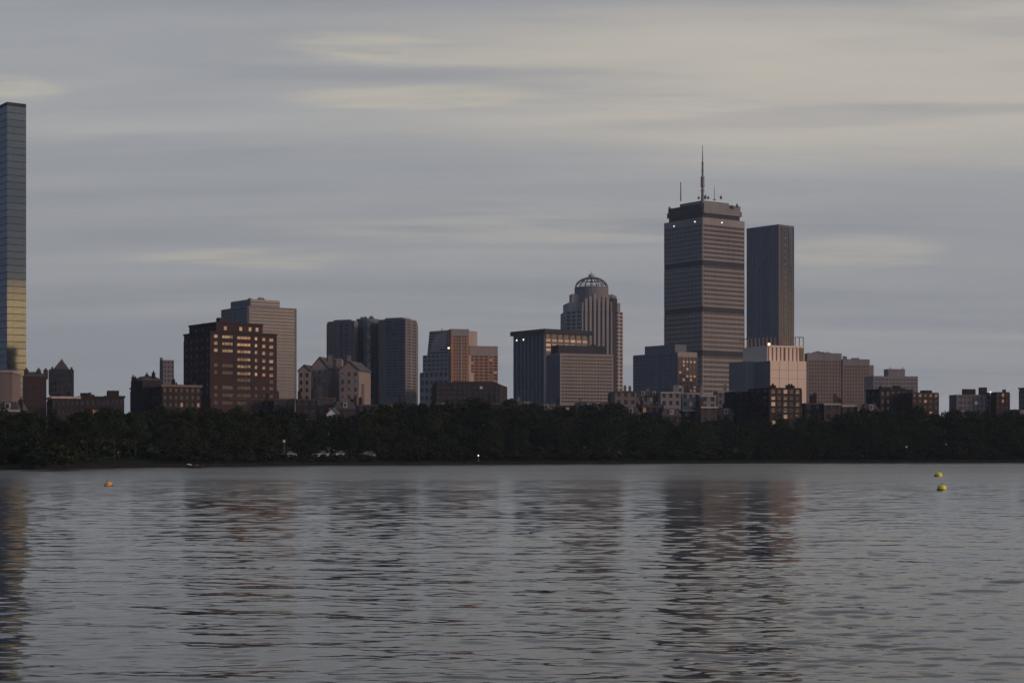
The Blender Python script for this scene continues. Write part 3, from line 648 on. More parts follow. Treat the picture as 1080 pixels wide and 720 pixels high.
# ---- 19, 20, 21 nearer brown blocks on the right
b, p, H = low_block('brown_brick_flats', 'wide dark brown brick flats with an uneven roofline in front of the gray slab', 914, 928, 962, 411.2, 690, W_dbrick, floors=4, bays=6, bb=18, base=445, roof=5, litp=.02)
q = b.rect(956, 962, 990, 686, b=18, wl=10); w = b.part('brick_wing', W_brick); w.prism(q, 0, b.z(414))
b.facade(w, q[0], q[1], b.z(440), b.z(415.5), 4, 5, sp=.5, pier=.4, d=.2, glass=G_dark, pick=lambda i, j: G_refl if i == 3 else (E_dim if random.random() < .12 else None))
mm = b.new('stair_box', W_dbrick); mm.prism(b.rect(974, 976, 983, 694, b=18, wl=4), b.z(415), b.z(411)); b.done()
b = Bld('gray_grid_flats', 'gray gridded apartment block with a red brick end and boxes on its flat roof', 'apartment building', 1003, 700)
p = b.rect(1001, 1008.5, 1050, 700, b=8); H = b.z(416); w = b.part('wall', W_twin); w.prism(p, 0, H)
b.facade(w, p[0], p[1], b.z(446), H-.4, 5, 9, sp=.4, pier=.25, d=.25, glass=G_blue, edge=.6, lit=.03, litm=E_dim)
q = b.rect(1049, 1050.5, 1065, 697, b=8, wl=15); m = b.part('brick_end', W_brick); m.prism(q, 0, b.z(413.5))
b.facade(m, q[0], q[1], b.z(446), b.z(415), 5, 3, sp=.45, pier=.5, d=.2, glass=G_dark, pick=lambda i, j: (E_warm if i == 4 else E_dim) if j == 1 and random.random() < .8 else None)
for x0_, x1_, t_ in ((1014.5, 1029, 409.5), (1032, 1041, 407.8), (1057, 1061, 410)):
    mm = b.new('roof_unit', W_dbrick); mm.prism(b.rect(x0_, x0_+2, x1_, 706, b=8), H-2.6, b.z(t_)); 
mm = b.new('lamp', E_lamp); xx = X(1045, 702)-b.loc[0]; mm.tube((xx, 2.5, H-.2), (xx, 2.5, H+.9), .08); mm.box(xx-.25, xx+.25, 2.2, 2.7, H+.9, H+1.3); b.done()
b, p, H = low_block('gray_corner_block', 'gray block cut off by the edge beyond the gray gridded flats', 1075, 1081, 1112, 409.5, 760, W_gray, floors=5, bays=5, bb=14, base=440); b.done()

# ---- 22, 23 town houses peeping over the trees
def townhouse(i, x0, x1, top, Y, wall, roofkind, label, group=None, lit=.06, trim=None):
    b = Bld('town_house', label, 'house', (x0+x1)/2, Y, group)
    yaw = random.uniform(-2, 8); p = b.rect(x0, x0+.6, x1, Y, b=max(.5, yaw+4), wl=12)
    H = b.z(top) - (1.8 if roofkind == 'mansard' else 0); w = b.part('wall', wall); w.prism(p, 0, H)
    nb = max(2, int((x1-x0)*Y/F/2.4)); b.facade(w, p[0], p[1], H-10.2, H-.6, 3, nb, sp=.42, pier=.52, d=.15, glass=G_dark, lit=lit, litm=E_dim)
    c = b.part('cornice', trim or W_brown); Wd = math.hypot(p[1][0]-p[0][0], p[1][1]-p[0][1]); c.bar(p[0], p[1], -.1, Wd+.1, H-.55, H+.1, -.3, .5)
    if roofkind == 'mansard':
        m = b.part('mansard_roof', W_slate); m.prism(p, H+.1, H+2.4, inset(p, 1.1))
        for k in range(max(1, nb//2)):
            u = Wd*(k+.5)/max(1, nb//2); d_ = b.new('dormer', trim or W_trim); d_.bar(p[0], p[1], u-.75, u+.75, H+.2, H+2.0, -1.6, .0)
            g = b.new('dormer_window', G_dark if random.random() > .25 else G_refl); g.bar(p[0], p[1], u-.45, u+.45, H+.45, H+1.75, -.2, .08)
    for k in range(random.choice((1, 1, 2))):
        u = random.choice((.08, .5, .92)) if k == 0 else .75
        q = (p[0][0]+(p[1][0]-p[0][0])*u, p[0][1]+(p[1][1]-p[0][1])*u+random.uniform(2, 8))
        ch = b.new('chimney', wall); hh = random.uniform(2.2, 4.0); ch.box(q[0]-.6, q[0]+.6, q[1]-.4, q[1]+.4, H-1, H+hh); ch.tube((q[0], q[1], H+hh-.1), (q[0], q[1], H+hh+.5), .2)
    b.done()
houses = []
def strip(x, xe, top, wid, Y, walls, desc, group, jit=3, lit=.06):
    i = 0
    while x < xe:
        w_ = wid*random.uniform(.8, 1.3)
        townhouse(i, x, x+w_-.7, top+random.uniform(-jit, jit), Y+random.uniform(-6, 6), random.choice(walls), random.choice(('flat', 'mansard')), desc, group, lit, W_trim if random.random() < .35 else None)
        x += w_; i += 1
strip(288, 345, 419.5, 20, 640, [W_brown, W_dbrick], 'brown brick town house behind the trees below the gabled stone building', 'town houses below the gabled stone building', 1.5)
strip(352, 415, 425.5, 21, 640, [W_brick, W_dbrick], 'red brick town house behind the trees below the twin apartment towers', 'town houses below the twin apartment towers', 2)
strip(455, 545, 425, 22, 650, [W_dbrick, W_brown], 'dark town house among treetops below the stepped orange tower', 'town houses below the stepped tower', 1.2, .14)
strip(545, 650, 426, 20, 640, [W_brown, W_dbrick, W_pinkst], 'brown town house among treetops below the finned slab tower', 'town houses below the finned slab', 2)
strip(648, 770, 415, 19, 760, [W_pinkst, W_pale, W_concrete], 'pale stone town house in the upper row below the antenna tower', 'pale town houses below the antenna tower', 3, .03)
strip(655, 765, 430, 19, 650, [W_dbrick, W_brown, W_brick], 'dark brick town house in the lower row below the antenna tower', 'dark town houses below the antenna tower', 2.5, .09)
strip(848, 916, 426, 20, 650, [W_dbrick, W_brown], 'brown town house among trees below the pinkish gray block', 'town houses below the pinkish gray block', 2)
strip(1066, 1120, 434, 20, 660, [W_brick, W_dbrick], 'red brick town house at the end of the row beside the gray gridded flats', 'town houses at the end of the row', 2)
strip(-60, 0, 424, 24, 500, [W_brown, W_dbrick], 'brown town house by the river at the foot of the mirror glass tower', 'town houses at the foot of the mirror tower', 2)
# white dormered house
b = Bld('white_gabled_house', 'small house with a white gabled front among the trees before the gabled stone building', 'house', 350, 560)
xa, xb = X(344.5, 560)-b.loc[0], X(356, 560)-b.loc[0]; zt = b.z(436.5)
m = b.part('wall', M_white); i = 0; m.v += [(xa,0,0),(xb,0,0),(xb,0,zt),((xa+xb)/2,0,b.z(430.5)),(xa,0,zt),(xa,9,0),(xb,9,0),(xb,9,zt),((xa+xb)/2,9,b.z(430.5)),(xa,9,zt)]
m.f += [(0,1,2,3,4),(9,8,7,6,5),(1,6,7,2),(5,0,4,9)]
for u in (.3, .72): b.win(None, .9, 2.4, G_dark, (xa+(xb-xa)*u, 0, zt-1.6), 0)
m = b.part('roof', W_slate); xm = (xa+xb)/2; zr = b.z(430.5)
for ax, az, bx, bz in ((xa-.3, zt-.3, xm, zr+.05), (xm, zr+.05, xb+.3, zt-.3)):
    j = len(m.v); m.v += [(ax,-.3,az),(bx,-.3,bz),(bx,9.2,bz),(ax,9.2,az),(ax,-.3,az+.3),(bx,-.3,bz+.3),(bx,9.2,bz+.3),(ax,9.2,az+.3)]
    m.f += [(j,j+1,j+2,j+3),(j+7,j+6,j+5,j+4),(j,j+4,j+5,j+1),(j+1,j+5,j+6,j+2),(j+2,j+6,j+7,j+3),(j+3,j+7,j+4,j)]
b.done()

# ------------------------------------------------------------------ ground and bank
BANK = [(-700, 230), (-420, 235), (-300, 262), (-190, 288)]
for px_, py in ((-20, 497), (0, 496), (30, 494.8), (60, 494), (130, 492.8), (200, 492), (300, 490.8), (400, 490.2), (540, 489.3), (700, 488.6), (900, 488), (1080, 487.7), (1160, 487.5)):
    Y = F*CAMH/(py-HZ); BANK.append((X(px_, Y), Y))
BANK += [(300, 590), (500, 620), (900, 700)]
BANK = [q for q in BANK if True]
BANK.sort()
bx_, by_ = np.array([q[0] for q in BANK]), np.array([q[1] for q in BANK])
def bankY(x): return float(np.interp(x, bx_, by_))
def groundZ(x, y):
    d = y-bankY(x)
    return float(np.interp(d, [0, .9, 1.0, 4, 14, 45, 9000], [.75, .75, .8, 1.1, 1.75, 2.0, 2.05]))
xs = list(np.arange(-700, 901, 8.0)); gm = MB(); offs = [0, .9, 2, 5, 10, 18, 30, 60, 150]
xs = [-9000, -3000] + xs + [3000, 9000]
n = len(offs)+1
for x in xs:
    y0 = bankY(max(-700, min(900, x)))
    jag = .25*math.sin(x*.9)+.2*math.sin(x*.37+1)
    for k, o_ in enumerate(offs):
        gm.v.append((x, y0+o_+(jag if k < 2 else 0), groundZ(max(-700, min(900, x)), y0+o_) + (0 if k < 3 else random.uniform(-.12, .12)*(k < 7))))
    gm.v.append((x, 9000, 2.05))
for i in range(len(xs)-1):
    for k in range(n-1): gm.f.append((i*n+k, (i+1)*n+k, (i+1)*n+k+1, i*n+k+1))
m_grass = plain('dark_grass', (.010, .015, .009), .95, var=.45, scale=.25)
g = gm.build('ground', m_grass, smooth=True); g['kind'] = 'structure'
# stone revetment edge of the bank
wm = MB()
for i in range(len(xs)-1):
    a, c = xs[i], xs[i+1]
    if a < -700 or c > 900: continue
    ja, jc = .25*math.sin(a*.9)+.2*math.sin(a*.37+1), .25*math.sin(c*.9)+.2*math.sin(c*.37+1)
    ya, yc = bankY(a)+ja, bankY(c)+jc; j = len(wm.v)
    wm.v += [(a, ya-.5, -1.2), (c, yc-.5, -1.2), (c, yc-.05, .72), (a, ya-.05, .72), (c, yc+.9, .74), (a, ya+.9, .74)]
    wm.f += [(j, j+1, j+2, j+3), (j+3, j+2, j+4, j+5)]
for mm_ in (m_grass,): mm_.node_tree.nodes['Principled BSDF'].inputs['Specular IOR Level'].default_value = .03
ew = wm.build('embankment', wall_mat('river_stone', (.016, .017, .017), var=.4, scale=.8)); ew['kind'] = 'structure'; ew.data.materials[0].node_tree.nodes['Principled BSDF'].inputs['Specular IOR Level'].default_value = .03
# riverside road strip on the bank
rm = MB(); rd = [x for x in np.arange(-80, 900, 8.0)]
for x in rd:
    for o_ in (13.2, 20.2): rm.v.append((x, bankY(x)+o_, groundZ(x, bankY(x)+o_)+.30))
for i in range(len(rd)-1): rm.f.append((2*i, 2*i+2, 2*i+3, 2*i+1))
r_ = rm.build('road', plain('asphalt', (.05, .05, .052), .9)); r_['kind'] = 'structure'

# ------------------------------------------------------------------ water: real wavelets, rougher where the mesh is coarser
def rows():
    y = [-2500., -600., -100., 0., 8.]; v = 13.0
    while v < 640: y.append(v); v += max(.062, .0027*v) if v < 170 else .0027*v*(v/170)**1.3
    return np.array(y + [800.])
ys = rows(); nc = 560
u = np.linspace(-1, 1, nc)
Yg = np.repeat(ys[:, None], nc, 1); half = np.clip(.46*np.abs(Yg)+9, 14, 330)
Xg = u[None, :]*half
Xg = np.concatenate([np.full((len(ys), 1), -9000.), np.full((len(ys), 1), -900.), Xg, np.full((len(ys), 1), 900.), np.full((len(ys), 1), 9000.)], 1)
Yg = np.concatenate([Yg[:, :2], Yg, Yg[:, :2]], 1)
spx = np.concatenate([np.full((len(ys), 2), 500.), np.repeat(half[:, :1]*2/nc, nc, 1), np.full((len(ys), 2), 500.)], 1)
spy = np.gradient(ys)[:, None]*np.ones_like(Yg)
Zg = np.zeros_like(Xg)
def vnoise(x, y, s, seed):
    """smooth value noise for wind patches"""
    r = np.random.default_rng(seed).random((256, 256)); x = x/s; y = y/s
    xi = np.floor(x).astype(int); yi = np.floor(y).astype(int); fx = x-xi; fy = y-yi
    fx = fx*fx*(3-2*fx); fy = fy*fy*(3-2*fy); g = lambda a, b: r[a % 256, b % 256]
    return (g(xi,yi)*(1-fx)+g(xi+1,yi)*fx)*(1-fy)+(g(xi,yi+1)*(1-fx)+g(xi+1,yi+1)*fx)*fy
wind = .50 + .42*vnoise(Xg+400, Yg*.55+90, 9., 3) + .75*vnoise(Xg+900, Yg*.5+31, 3.2, 5)**2
NW = 120
for k in range(NW):
    lam = .17*(4.2/.17)**(rng.random()); th = rng.normal(0, .5) + R(10)
    kx, ky = 2*math.pi/lam*math.sin(th), 2*math.pi/lam*math.cos(th)
    slope = .0118*(1.0 if lam < 1.1 else .50)
    att = np.clip((lam/np.maximum(spx*abs(math.sin(th))+.3*spx, spy*abs(math.cos(th))) - 2.0)/1.6, 0, 1)
    ph = kx*Xg+ky*Yg+rng.random()*6.28 + 1.6*(vnoise(Xg+k*37, Yg+k*91, lam*3.5, k)-.5)*2
    s_ = np.sin(ph); Zg += att*slope*lam/(2*math.pi)*(s_ + .22*np.cos(2*ph))*(wind if lam < 2.5 else 1)
nr, ncc = Xg.shape
me = bpy.data.meshes.new('water'); co = np.stack([Xg, Yg, Zg], -1).reshape(-1, 3)
idx = np.arange(nr*ncc).reshape(nr, ncc); q = np.stack([idx[:-1, :-1], idx[:-1, 1:], idx[1:, 1:], idx[1:, :-1]], -1).reshape(-1, 4)
me.vertices.add(len(co)); me.vertices.foreach_set('co', co.astype(np.float32).ravel())
me.loops.add(q.size); me.loops.foreach_set('vertex_index', q.ravel().astype(np.int32))
me.polygons.add(len(q)); me.polygons.foreach_set('loop_start', (np.arange(len(q))*4).astype(np.int32))
me.polygons.foreach_set('use_smooth', np.ones(len(q), bool)); me.update(calc_edges=True); me.validate()
m, nt, bs = mat('river_water'); N = nt.nodes; L = nt.links
bs.inputs['Base Color'].default_value = (.012, .014, .017, 1); bs.inputs['IOR'].default_value = 1.33
ge = N.new('ShaderNodeNewGeometry'); sx = N.new('ShaderNodeSeparateXYZ'); L.new(ge.outputs['Position'], sx.inputs[0])
mr = N.new('ShaderNodeMapRange'); mr.inputs['From Min'].default_value = 50; mr.inputs['From Max'].default_value = 300
mr.inputs['To Min'].default_value = .05; mr.inputs['To Max'].default_value = .31; L.new(sx.outputs['Y'], mr.inputs['Value'])
mpn = N.new('ShaderNodeMapping'); mpn.inputs['Scale'].default_value = (.012, .03, 1); L.new(ge.outputs['Position'], mpn.inputs['Vector'])
nn = N.new('ShaderNodeTexNoise'); nn.inputs['Scale'].default_value = 1.0; nn.inputs['Detail'].default_value = 4; L.new(mpn.outputs[0], nn.inputs['Vector'])
nr_ = N.new('ShaderNodeMapRange'); nr_.inputs['From Min'].default_value = .35; nr_.inputs['From Max'].default_value = .65; nr_.inputs['To Min'].default_value = .8; nr_.inputs['To Max'].default_value = 1.15
L.new(nn.outputs['Fac'], nr_.inputs['Value'])
mu = N.new('ShaderNodeMath'); mu.operation = 'MULTIPLY'; L.new(mr.outputs[0], mu.inputs[0]); L.new(nr_.outputs[0], mu.inputs[1]); L.new(mu.outputs[0], bs.inputs['Roughness'])
# fine capillary ripples
mp2 = N.new('ShaderNodeMapping'); mp2.inputs['Scale'].default_value = (.55, 1.0, 1); L.new(ge.outputs['Position'], mp2.inputs['Vector'])
n2 = N.new('ShaderNodeTexNoise'); n2.inputs['Scale'].default_value = 6.5; n2.inputs['Detail'].default_value = 3; L.new(mp2.outputs[0], n2.inputs['Vector'])
bp = N.new('ShaderNodeBump'); bp.inputs['Strength'].default_value = .25; bp.inputs['Distance'].default_value = .008; L.new(n2.outputs['Fac'], bp.inputs['Height']); L.new(bp.outputs[0], bs.inputs['Normal'])
me.materials.append(m)
wo = link('water', me); wo['kind'] = 'structure'

# ------------------------------------------------------------------ trees
def leaf_mat(name, c1, c2):
    m, nt, b = mat(name); N = nt.nodes; L = nt.links
    tc = N.new('ShaderNodeTexCoord'); n1 = N.new('ShaderNodeTexNoise'); n1.inputs['Scale'].default_value = .55; n1.inputs['Detail'].default_value = 4; L.new(tc.outputs['Object'], n1.inputs['Vector'])
    oi = N.new('ShaderNodeObjectInfo'); ad = N.new('ShaderNodeMath'); ad.operation = 'MULTIPLY_ADD'; L.new(oi.outputs['Random'], ad.inputs[0]); ad.inputs[1].default_value = .6; L.new(n1.outputs['Fac'], ad.inputs[2])
    mr = N.new('ShaderNodeMapRange'); mr.inputs['From Min'].default_value = .4; mr.inputs['From Max'].default_value = 1.2; L.new(ad.outputs[0], mr.inputs['Value'])
    mx = N.new('ShaderNodeMix'); mx.data_type = 'RGBA'; mx.inputs[6].default_value = (*c1, 1); mx.inputs[7].default_value = (*c2, 1); L.new(mr.outputs[0], mx.inputs[0])
    L.new(mx.outputs[2], b.inputs['Base Color']); b.inputs['Roughness'].default_value = .8; b.inputs['Specular IOR Level'].default_value = .05
    return m
LEAF = [leaf_mat('leaves_dark', (.015, .022, .015), (.026, .038, .022)), leaf_mat('leaves_green', (.017, .027, .015), (.032, .048, .023)), leaf_mat('leaves_olive', (.02, .026, .014), (.036, .043, .022))]
BARK = plain('bark', (.022, .02, .018), .95)
def crown_mesh(seed, hgt, rad, base, nclump=26, per=95, ls=.62, leaf=0):
    r = np.random.default_rng(seed); V = []; Fc = []
    for c in range(nclump):
        t = r.random()**.8; z = base+(hgt-base)*(.08+.84*t); prof = math.sin(math.pi*min(.97, .16+.80*t))**.7
        a = r.random()*6.283; rr = rad*prof*(.35+.6*r.random()); cs = rad*(.24+.2*r.random())*(1.1-.4*t)
        cxx, cyy = rr*math.cos(a), rr*math.sin(a)
        for k in range(per):
            d = r.normal(size=3); d /= np.linalg.norm(d); q = np.array([cxx, cyy, z])+d*cs*(.55+.5*r.random())*np.array([1, 1, .75])
            nrm = d*.6+r.normal(size=3)*.7; nrm /= np.linalg.norm(nrm); e = np.cross(nrm, [.3, .2, .9]); e /= np.linalg.norm(e); g = np.cross(nrm, e)
            s = ls*(.55+.7*r.random()); b0 = len(V)
            V += [tuple(q-e*s*.5), tuple(q+g*s*.32), tuple(q+e*s*.5), tuple(q-g*s*.32)]; Fc.append((b0, b0+1, b0+2, b0+3))
    me = bpy.data.meshes.new('crown'); me.from_pydata(V, [], Fc); me.materials.append(LEAF[leaf]); return me
def trunk_mesh(seed, hgt, base):
    r = random.Random(seed); b = MB(); z = 0; p = (0, 0, -.4); rad = .34
    tops = []
    for k in range(4):
        q = (p[0]+r.uniform(-.25, .25), p[1]+r.uniform(-.25, .25), hgt*.72*(k+1)/4); b.tube(p, q, rad, rad*.78, 7); p = q; rad *= .78; tops.append(q)
    for k in range(7):
        s = tops[r.choice((0, 1, 1, 2))]; a = r.random()*6.28; l = hgt*r.uniform(.2, .32)
        e = (s[0]+l*.75*math.cos(a), s[1]+l*.75*math.sin(a), s[2]+l*.6); b.tube(s, e, .16, .05, 6)
    return b.mesh('trunk', BARK)
VAR = []
for k in range(9):
    h_ = 14.0; VAR.append((crown_mesh(50+k, h_, 4.6+.5*(k % 4), 1.4+.5*(k % 3), leaf=k % 3, nclump=24+2*(k % 4)), trunk_mesh(80+k, h_, 3)))
TOPS = np.array([(-200, 440), (0, 437), (60, 439), (130, 437), (200, 434), (290, 434), (340, 445), (400, 433), (440, 427), (560, 427), (600, 434), (640, 430), (680, 441), (740, 447), (800, 449), (850, 446), (900, 438), (940, 434), (1000, 438), (1080, 438), (1300, 438)], float)
ZONES = [(-999, 45, 'at the foot of the mirror glass tower'), (45, 135, 'below the pyramid roofed tower and low houses'), (135, 235, 'below the dark chimneyed mansion'), (235, 312, 'below the lit brick tower'),
         (312, 400, 'below the gabled stone building'), (400, 442, 'below the twin apartment towers'), (442, 540, 'below the stepped orange tower'), (540, 592, 'below the finned slab tower'), (592, 665, 'below the domed stone tower'),
         (665, 735, 'below the dark office block'), (735, 790, 'below the antenna tower'), (790, 850, 'below the pale pergola block'), (850, 914, 'below the pinkish gray block'), (914, 995, 'below the brown brick flats'),
         (995, 1068, 'below the gray gridded flats'), (1068, 9999, 'beyond the gray gridded flats')]
def zone(px): return next(z for a, c, z in ZONES if a <= px < c)
rt = random.Random(11)
nt_ = 0
def tree(px, off, topy, scale_w=1.0):
    global nt_
    Y = 450.
    for _ in range(6): Y = bankY(X(px, Y))+off
    x = X(px, Y); gz = groundZ(x, Y); hh = Zp(topy, Y)-gz
    if hh < 3: hh = 3+rt.random()
    cm, tm = VAR[rt.randrange(9)]; s = hh/13.6; z = zone(px)
    e = empty('tree', f'dark leafy tree on the far bank {z}', 'tree', (x, Y, gz-.05), f'riverside trees {z}', rt.random()*6.28)
    w_ = scale_w*rt.uniform(.85, 1.2); e.scale = (max(s, .62)*w_, max(s, .62)*w_, s)
    link('crown', cm, e); link('trunk', tm, e); nt_ += 1
def topat(px): return float(np.interp(px, TOPS[:, 0], TOPS[:, 1]))-5.5
px_ = -75
while px_ < 1165:     # front row: lower crowns close to the water
    tree(px_, rt.uniform(22, 30), topat(px_)+rt.uniform(2, 15)); px_ += rt.uniform(14, 24)
px_ = -70
while px_ < 1160:
    tree(px_, rt.uniform(38, 58), topat(px_)+rt.uniform(-3, 7)); px_ += rt.uniform(13, 22)
px_ = -60
while px_ < 1150:
    tree(px_, rt.uniform(60, 76), topat(px_)+rt.uniform(-2, 6)); px_ += rt.uniform(14, 26)
px_ = -60
while px_ < 1150:
    if not 225 < px_ < 420: tree(px_, rt.uniform(4, 10), topat(px_)+rt.uniform(14, 30)); px_ += rt.uniform(24, 52)
    else: px_ += 10
tree(4, 3, 470, 1.3); tree(-12, 3, 466, 1.3)
# shrubs along the bank
SH = [crown_mesh(200+k, 3.0, 2.0, .1, 9, 60, .5, k % 3) for k in range(4)]
px_ = -60
while px_ < 1150:
    low = 285 < px_ < 420; off = rt.uniform(2.5, 7)
    Y = 450.
    for _ in range(6): Y = bankY(X(px_, Y))+off
    z = zone(px_); x = X(px_, Y)
    e = empty('shrub', f'low shrub at the far water edge {z}', 'shrub', (x, Y, groundZ(x, Y)-.1), f'bank shrubs {z}', rt.random()*6)
    s = rt.uniform(.48, .72) if low else rt.uniform(.6, 1.25); e.scale = (s*1.8, s*1.3, s); link('foliage', SH[rt.randrange(4)], e); px_ += rt.uniform(5, 10)
px_ = -60
while px_ < 1150:
    if 283 < px_ < 422: px_ = 422
    off = rt.uniform(9, 19); Y = 450.
    for _ in range(6): Y = bankY(X(px_, Y))+off
    z = zone(px_); x = X(px_, Y)
    e = empty('shrub', f'low shrub at the far water edge {z}', 'shrub', (x, Y, groundZ(x, Y)-.1), f'bank shrubs {z}', rt.random()*6)
    s = rt.uniform(.7, 1.3); e.scale = (s*1.9, s*1.3, s); link('foliage', SH[rt.randrange(4)], e); px_ += rt.uniform(9, 14)
# dense wooded ground cover behind the rows (an uncountable mass of undergrowth)
um = MB(); V = []; Fc = []
r_u = np.random.default_rng(5)
for k in range(26000):
    x = r_u.uniform(-230, 260); off = r_u.uniform(21, 85); y = bankY(x)+off; q = np.array([x, y, groundZ(x, y)+r_u.random()**1.5*4.2]); nrm = r_u.normal(size=3); nrm /= np.linalg.norm(nrm)
    e = np.cross(nrm, [.3, .2, .9]); e /= np.linalg.norm(e); g = np.cross(nrm, e); s = r_u.uniform(.5, 1.3); b0 = len(V)
    V += [tuple(q-e*s*.5), tuple(q+g*s*.4), tuple(q+e*s*.5), tuple(q-g*s*.4)]; Fc.append((b0, b0+1, b0+2, b0+3))
me = bpy.data.meshes.new('undergrowth'); me.from_pydata(V, [], Fc); me.materials.append(LEAF[0]); o = link('undergrowth', me); o['kind'] = 'stuff'
tag(o, 'dark leafy undergrowth filling the ground beneath the riverside trees', 'undergrowth')

# ------------------------------------------------------------------ cars on the riverside road
car_cols = [('white', (.17, .17, .17)), ('silver', (.22, .225, .23)), ('dark', (.03, .03, .035))]  # white paint darkened, the shade of the trees put into its colour
TY = plain('tyre_rubber', (.02, .02, .02), .9); RIM = plain('wheel_rim', (.4, .4, .4), .4, .7)
def side_profile(hw, pts): pass
def car(px, off, col, cname, label, group, facing=1):
    Y = 450.
    for _ in range(6): Y = bankY(X(px, Y))+off
    x = X(px, Y); z = groundZ(x, Y)+.31
    slope = math.atan2(bankY(x+4)-bankY(x-4), 8)
    e = empty('parked_car', label, 'car', (x, Y, z), group, slope if facing > 0 else slope+math.pi)
    pm = plain('car_paint_'+cname, col, .3, 0, .04)
    prof = [(-2.15,.35),(-2.2,.75),(-2.1,.92),(-1.3,.98),(1.2,.95),(2.05,.8),(2.2,.6),(2.15,.35)]
    b = MB(); n = len(prof); j = 0
    for yy in (-.86, -.8, .8, .86):
        k = 1 if abs(yy) < .85 else .0
        b.v += [(a, yy, c - (0 if k else .06*(c > .8))) for a, c in prof]
    for r in range(3):
        for i in range(n): i2 = (i+1) % n; b.f.append((r*n+i, r*n+i2, (r+1)*n+i2, (r+1)*n+i))
    b.f.append(tuple(range(n-1, -1, -1))); b.f.append(tuple(range(3*n, 4*n))); b.build('body', pm, e)
    rp = [(-1.75,.95),(-1.2,1.42),(.35,1.45),(1.15,.95)]; b = MB()
    b.v += [(a, -.78+.14*(c > 1), c) for a, c in rp]+[(a, .78-.14*(c > 1), c) for a, c in rp]
    b.f += [(0,1,2,3),(7,6,5,4),(0,4,5,1),(2,6,7,3),(1,5,6,2)]; b.build('window_glass', G_dark, e)
    b = MB(); b.box(-1.18, .33, -.62, .62, 1.43, 1.50); b.build('roof', pm, e)
    for wx in (-1.35, 1.35):
        for wy in (-.84, .84):
            b = MB(); b.tube((wx, wy-.1, .33), (wx, wy+.1, .33), .33, .33, 16); w_ = b.build('wheel', TY, e)
            b = MB(); b.tube((wx, wy-.11, .33), (wx, wy+.11, .33), .19, .19, 12); b.build('rim', RIM, w_)
    for hy in (-.6, .6):
        b = MB(); b.box(2.1, 2.23, hy-.16, hy+.16, .62, .75); b.build('headlight', M_white, e)
        b = MB(); b.box(-2.22, -2.1, hy-.16, hy+.16, .68, .8); b.build('tail_light', plain('red_lens', (.3, .02, .02), .3), e)
cl = [(305, 'white'), (338, 'white'), (359, 'silver'), (388, 'dark')]
lab = {305: 'pale car parked alone beside the globe lamp below the lit brick tower', 338: 'pale car parked close behind a silver car below the gabled stone building',
       359: 'silver car parked ahead of a pale car below the gabled stone building', 388: 'dark car parked alone on the riverside road below the twin towers'}
cd = dict(car_cols)
for px_, cn in cl: car(px_, 16.3, cd[cn], cn, lab[px_], 'cars parked on the riverside road', 1 if px_ % 2 else -1)
car(905, 14.5, cd['white'], 'white', 'white car half hidden by trees below the pinkish gray block', 'cars parked on the riverside road')
car(652, 14.5, cd['silver'], 'silver', 'silver car half hidden by trees below the domed tower', 'cars parked on the riverside road')

# ------------------------------------------------------------------ street lamps
def lamp(px, off, zpy, label, lit, s=.28):
    Y = 450.
    for _ in range(6): Y = bankY(X(px, Y))+off
    x = X(px, Y); gz = groundZ(x, Y); zt = Zp(zpy, Y)-gz
    e = empty('street_lamp', label, 'street lamp', (x, Y, gz), 'riverside street lamps')
    b = MB(); b.lathe([(.16, -.2), (.16, .25), (.09, .5), (.06, zt-s)], 10); b.build('pole', M_steel, e)
    b = MB(); b.lathe([(.08, zt-s*1.05), (s*.8, zt-s*.5), (s, zt), (s*.75, zt+s*.6), (.05, zt+s*.9)], 14); b.build('lamp_globe', lit, e, smooth=True)
    b = MB(); b.lathe([(s*.8, zt+s*.62), (s*.3, zt+s*1.1), (.03, zt+s*1.5)], 12); b.build('cap', M_steel, e)
E_dimlamp = emit_mat('faint_lamp_glow', (.9, .9, .85), .10)
lamp(504.5, 1.5, 480, 'low path lamp glowing bright white at the dark water edge', E_lamp, .2)
lamp(299.5, 12, 465, 'unlit globe lamp on a tall post beside the first parked car', E_dimlamp, .36)
lamp(125, 4, 477, 'pale slim lamp post near the water below the low houses', E_dimlamp, .2)
lamp(900, 62, 441, 'high lamp glowing above the trees below the pinkish gray block', E_lamp, .32)
lamp(956, 6, 471, 'faint globe lamp among the trees below the brown brick flats', E_dimlamp, .34)
lamp(209, 9, 483, 'pale globe on a low post on the bank right behind the small boat', E_dimlamp, .5)  # pale patch of uncertain kind, built with the lamp form

# ------------------------------------------------------------------ small boat
Yb = F*CAMH/(493.4-HZ); bt = empty('small_boat', 'small low boat with a pale bow and a seated-height console near the far bank', 'boat', (X(205.5, Yb), Yb, 0))
bt['label'] = 'small dark boat with a pale bow lying on the water near the far bank'
st_ = [(-1.25, .36, .10, .34), (-.9, .46, .02, .34), (0, .5, -.06, .33), (.7, .42, -.02, .38), (1.15, .2, .12, .46), (1.35, .03, .34, .52)]
b = MB()
for x_, hw, kz, gz in st_:
    b.v += [(x_, -hw, gz), (x_, -hw*.8, kz+.1), (x_, 0, kz-.06), (x_, hw*.8, kz+.1), (x_, hw, gz)]
for i in range(5):
    for k in range(4): b.f.append((i*5+k, i*5+k+1, (i+1)*5+k+1, (i+1)*5+k))
b.f.append((0, 1, 2, 3, 4)); b.build('hull', plain('dark_hull_paint', (.05, .05, .055), .4), bt)
b = MB(); b.v += [(-1.25,-.34,.33),(-1.25,.34,.33),(.6,.42,.35),(.6,-.42,.35)]; b.f += [(0,3,2,1)]; b.build('deck', plain('gray_deck', (.2, .2, .2), .7), bt)
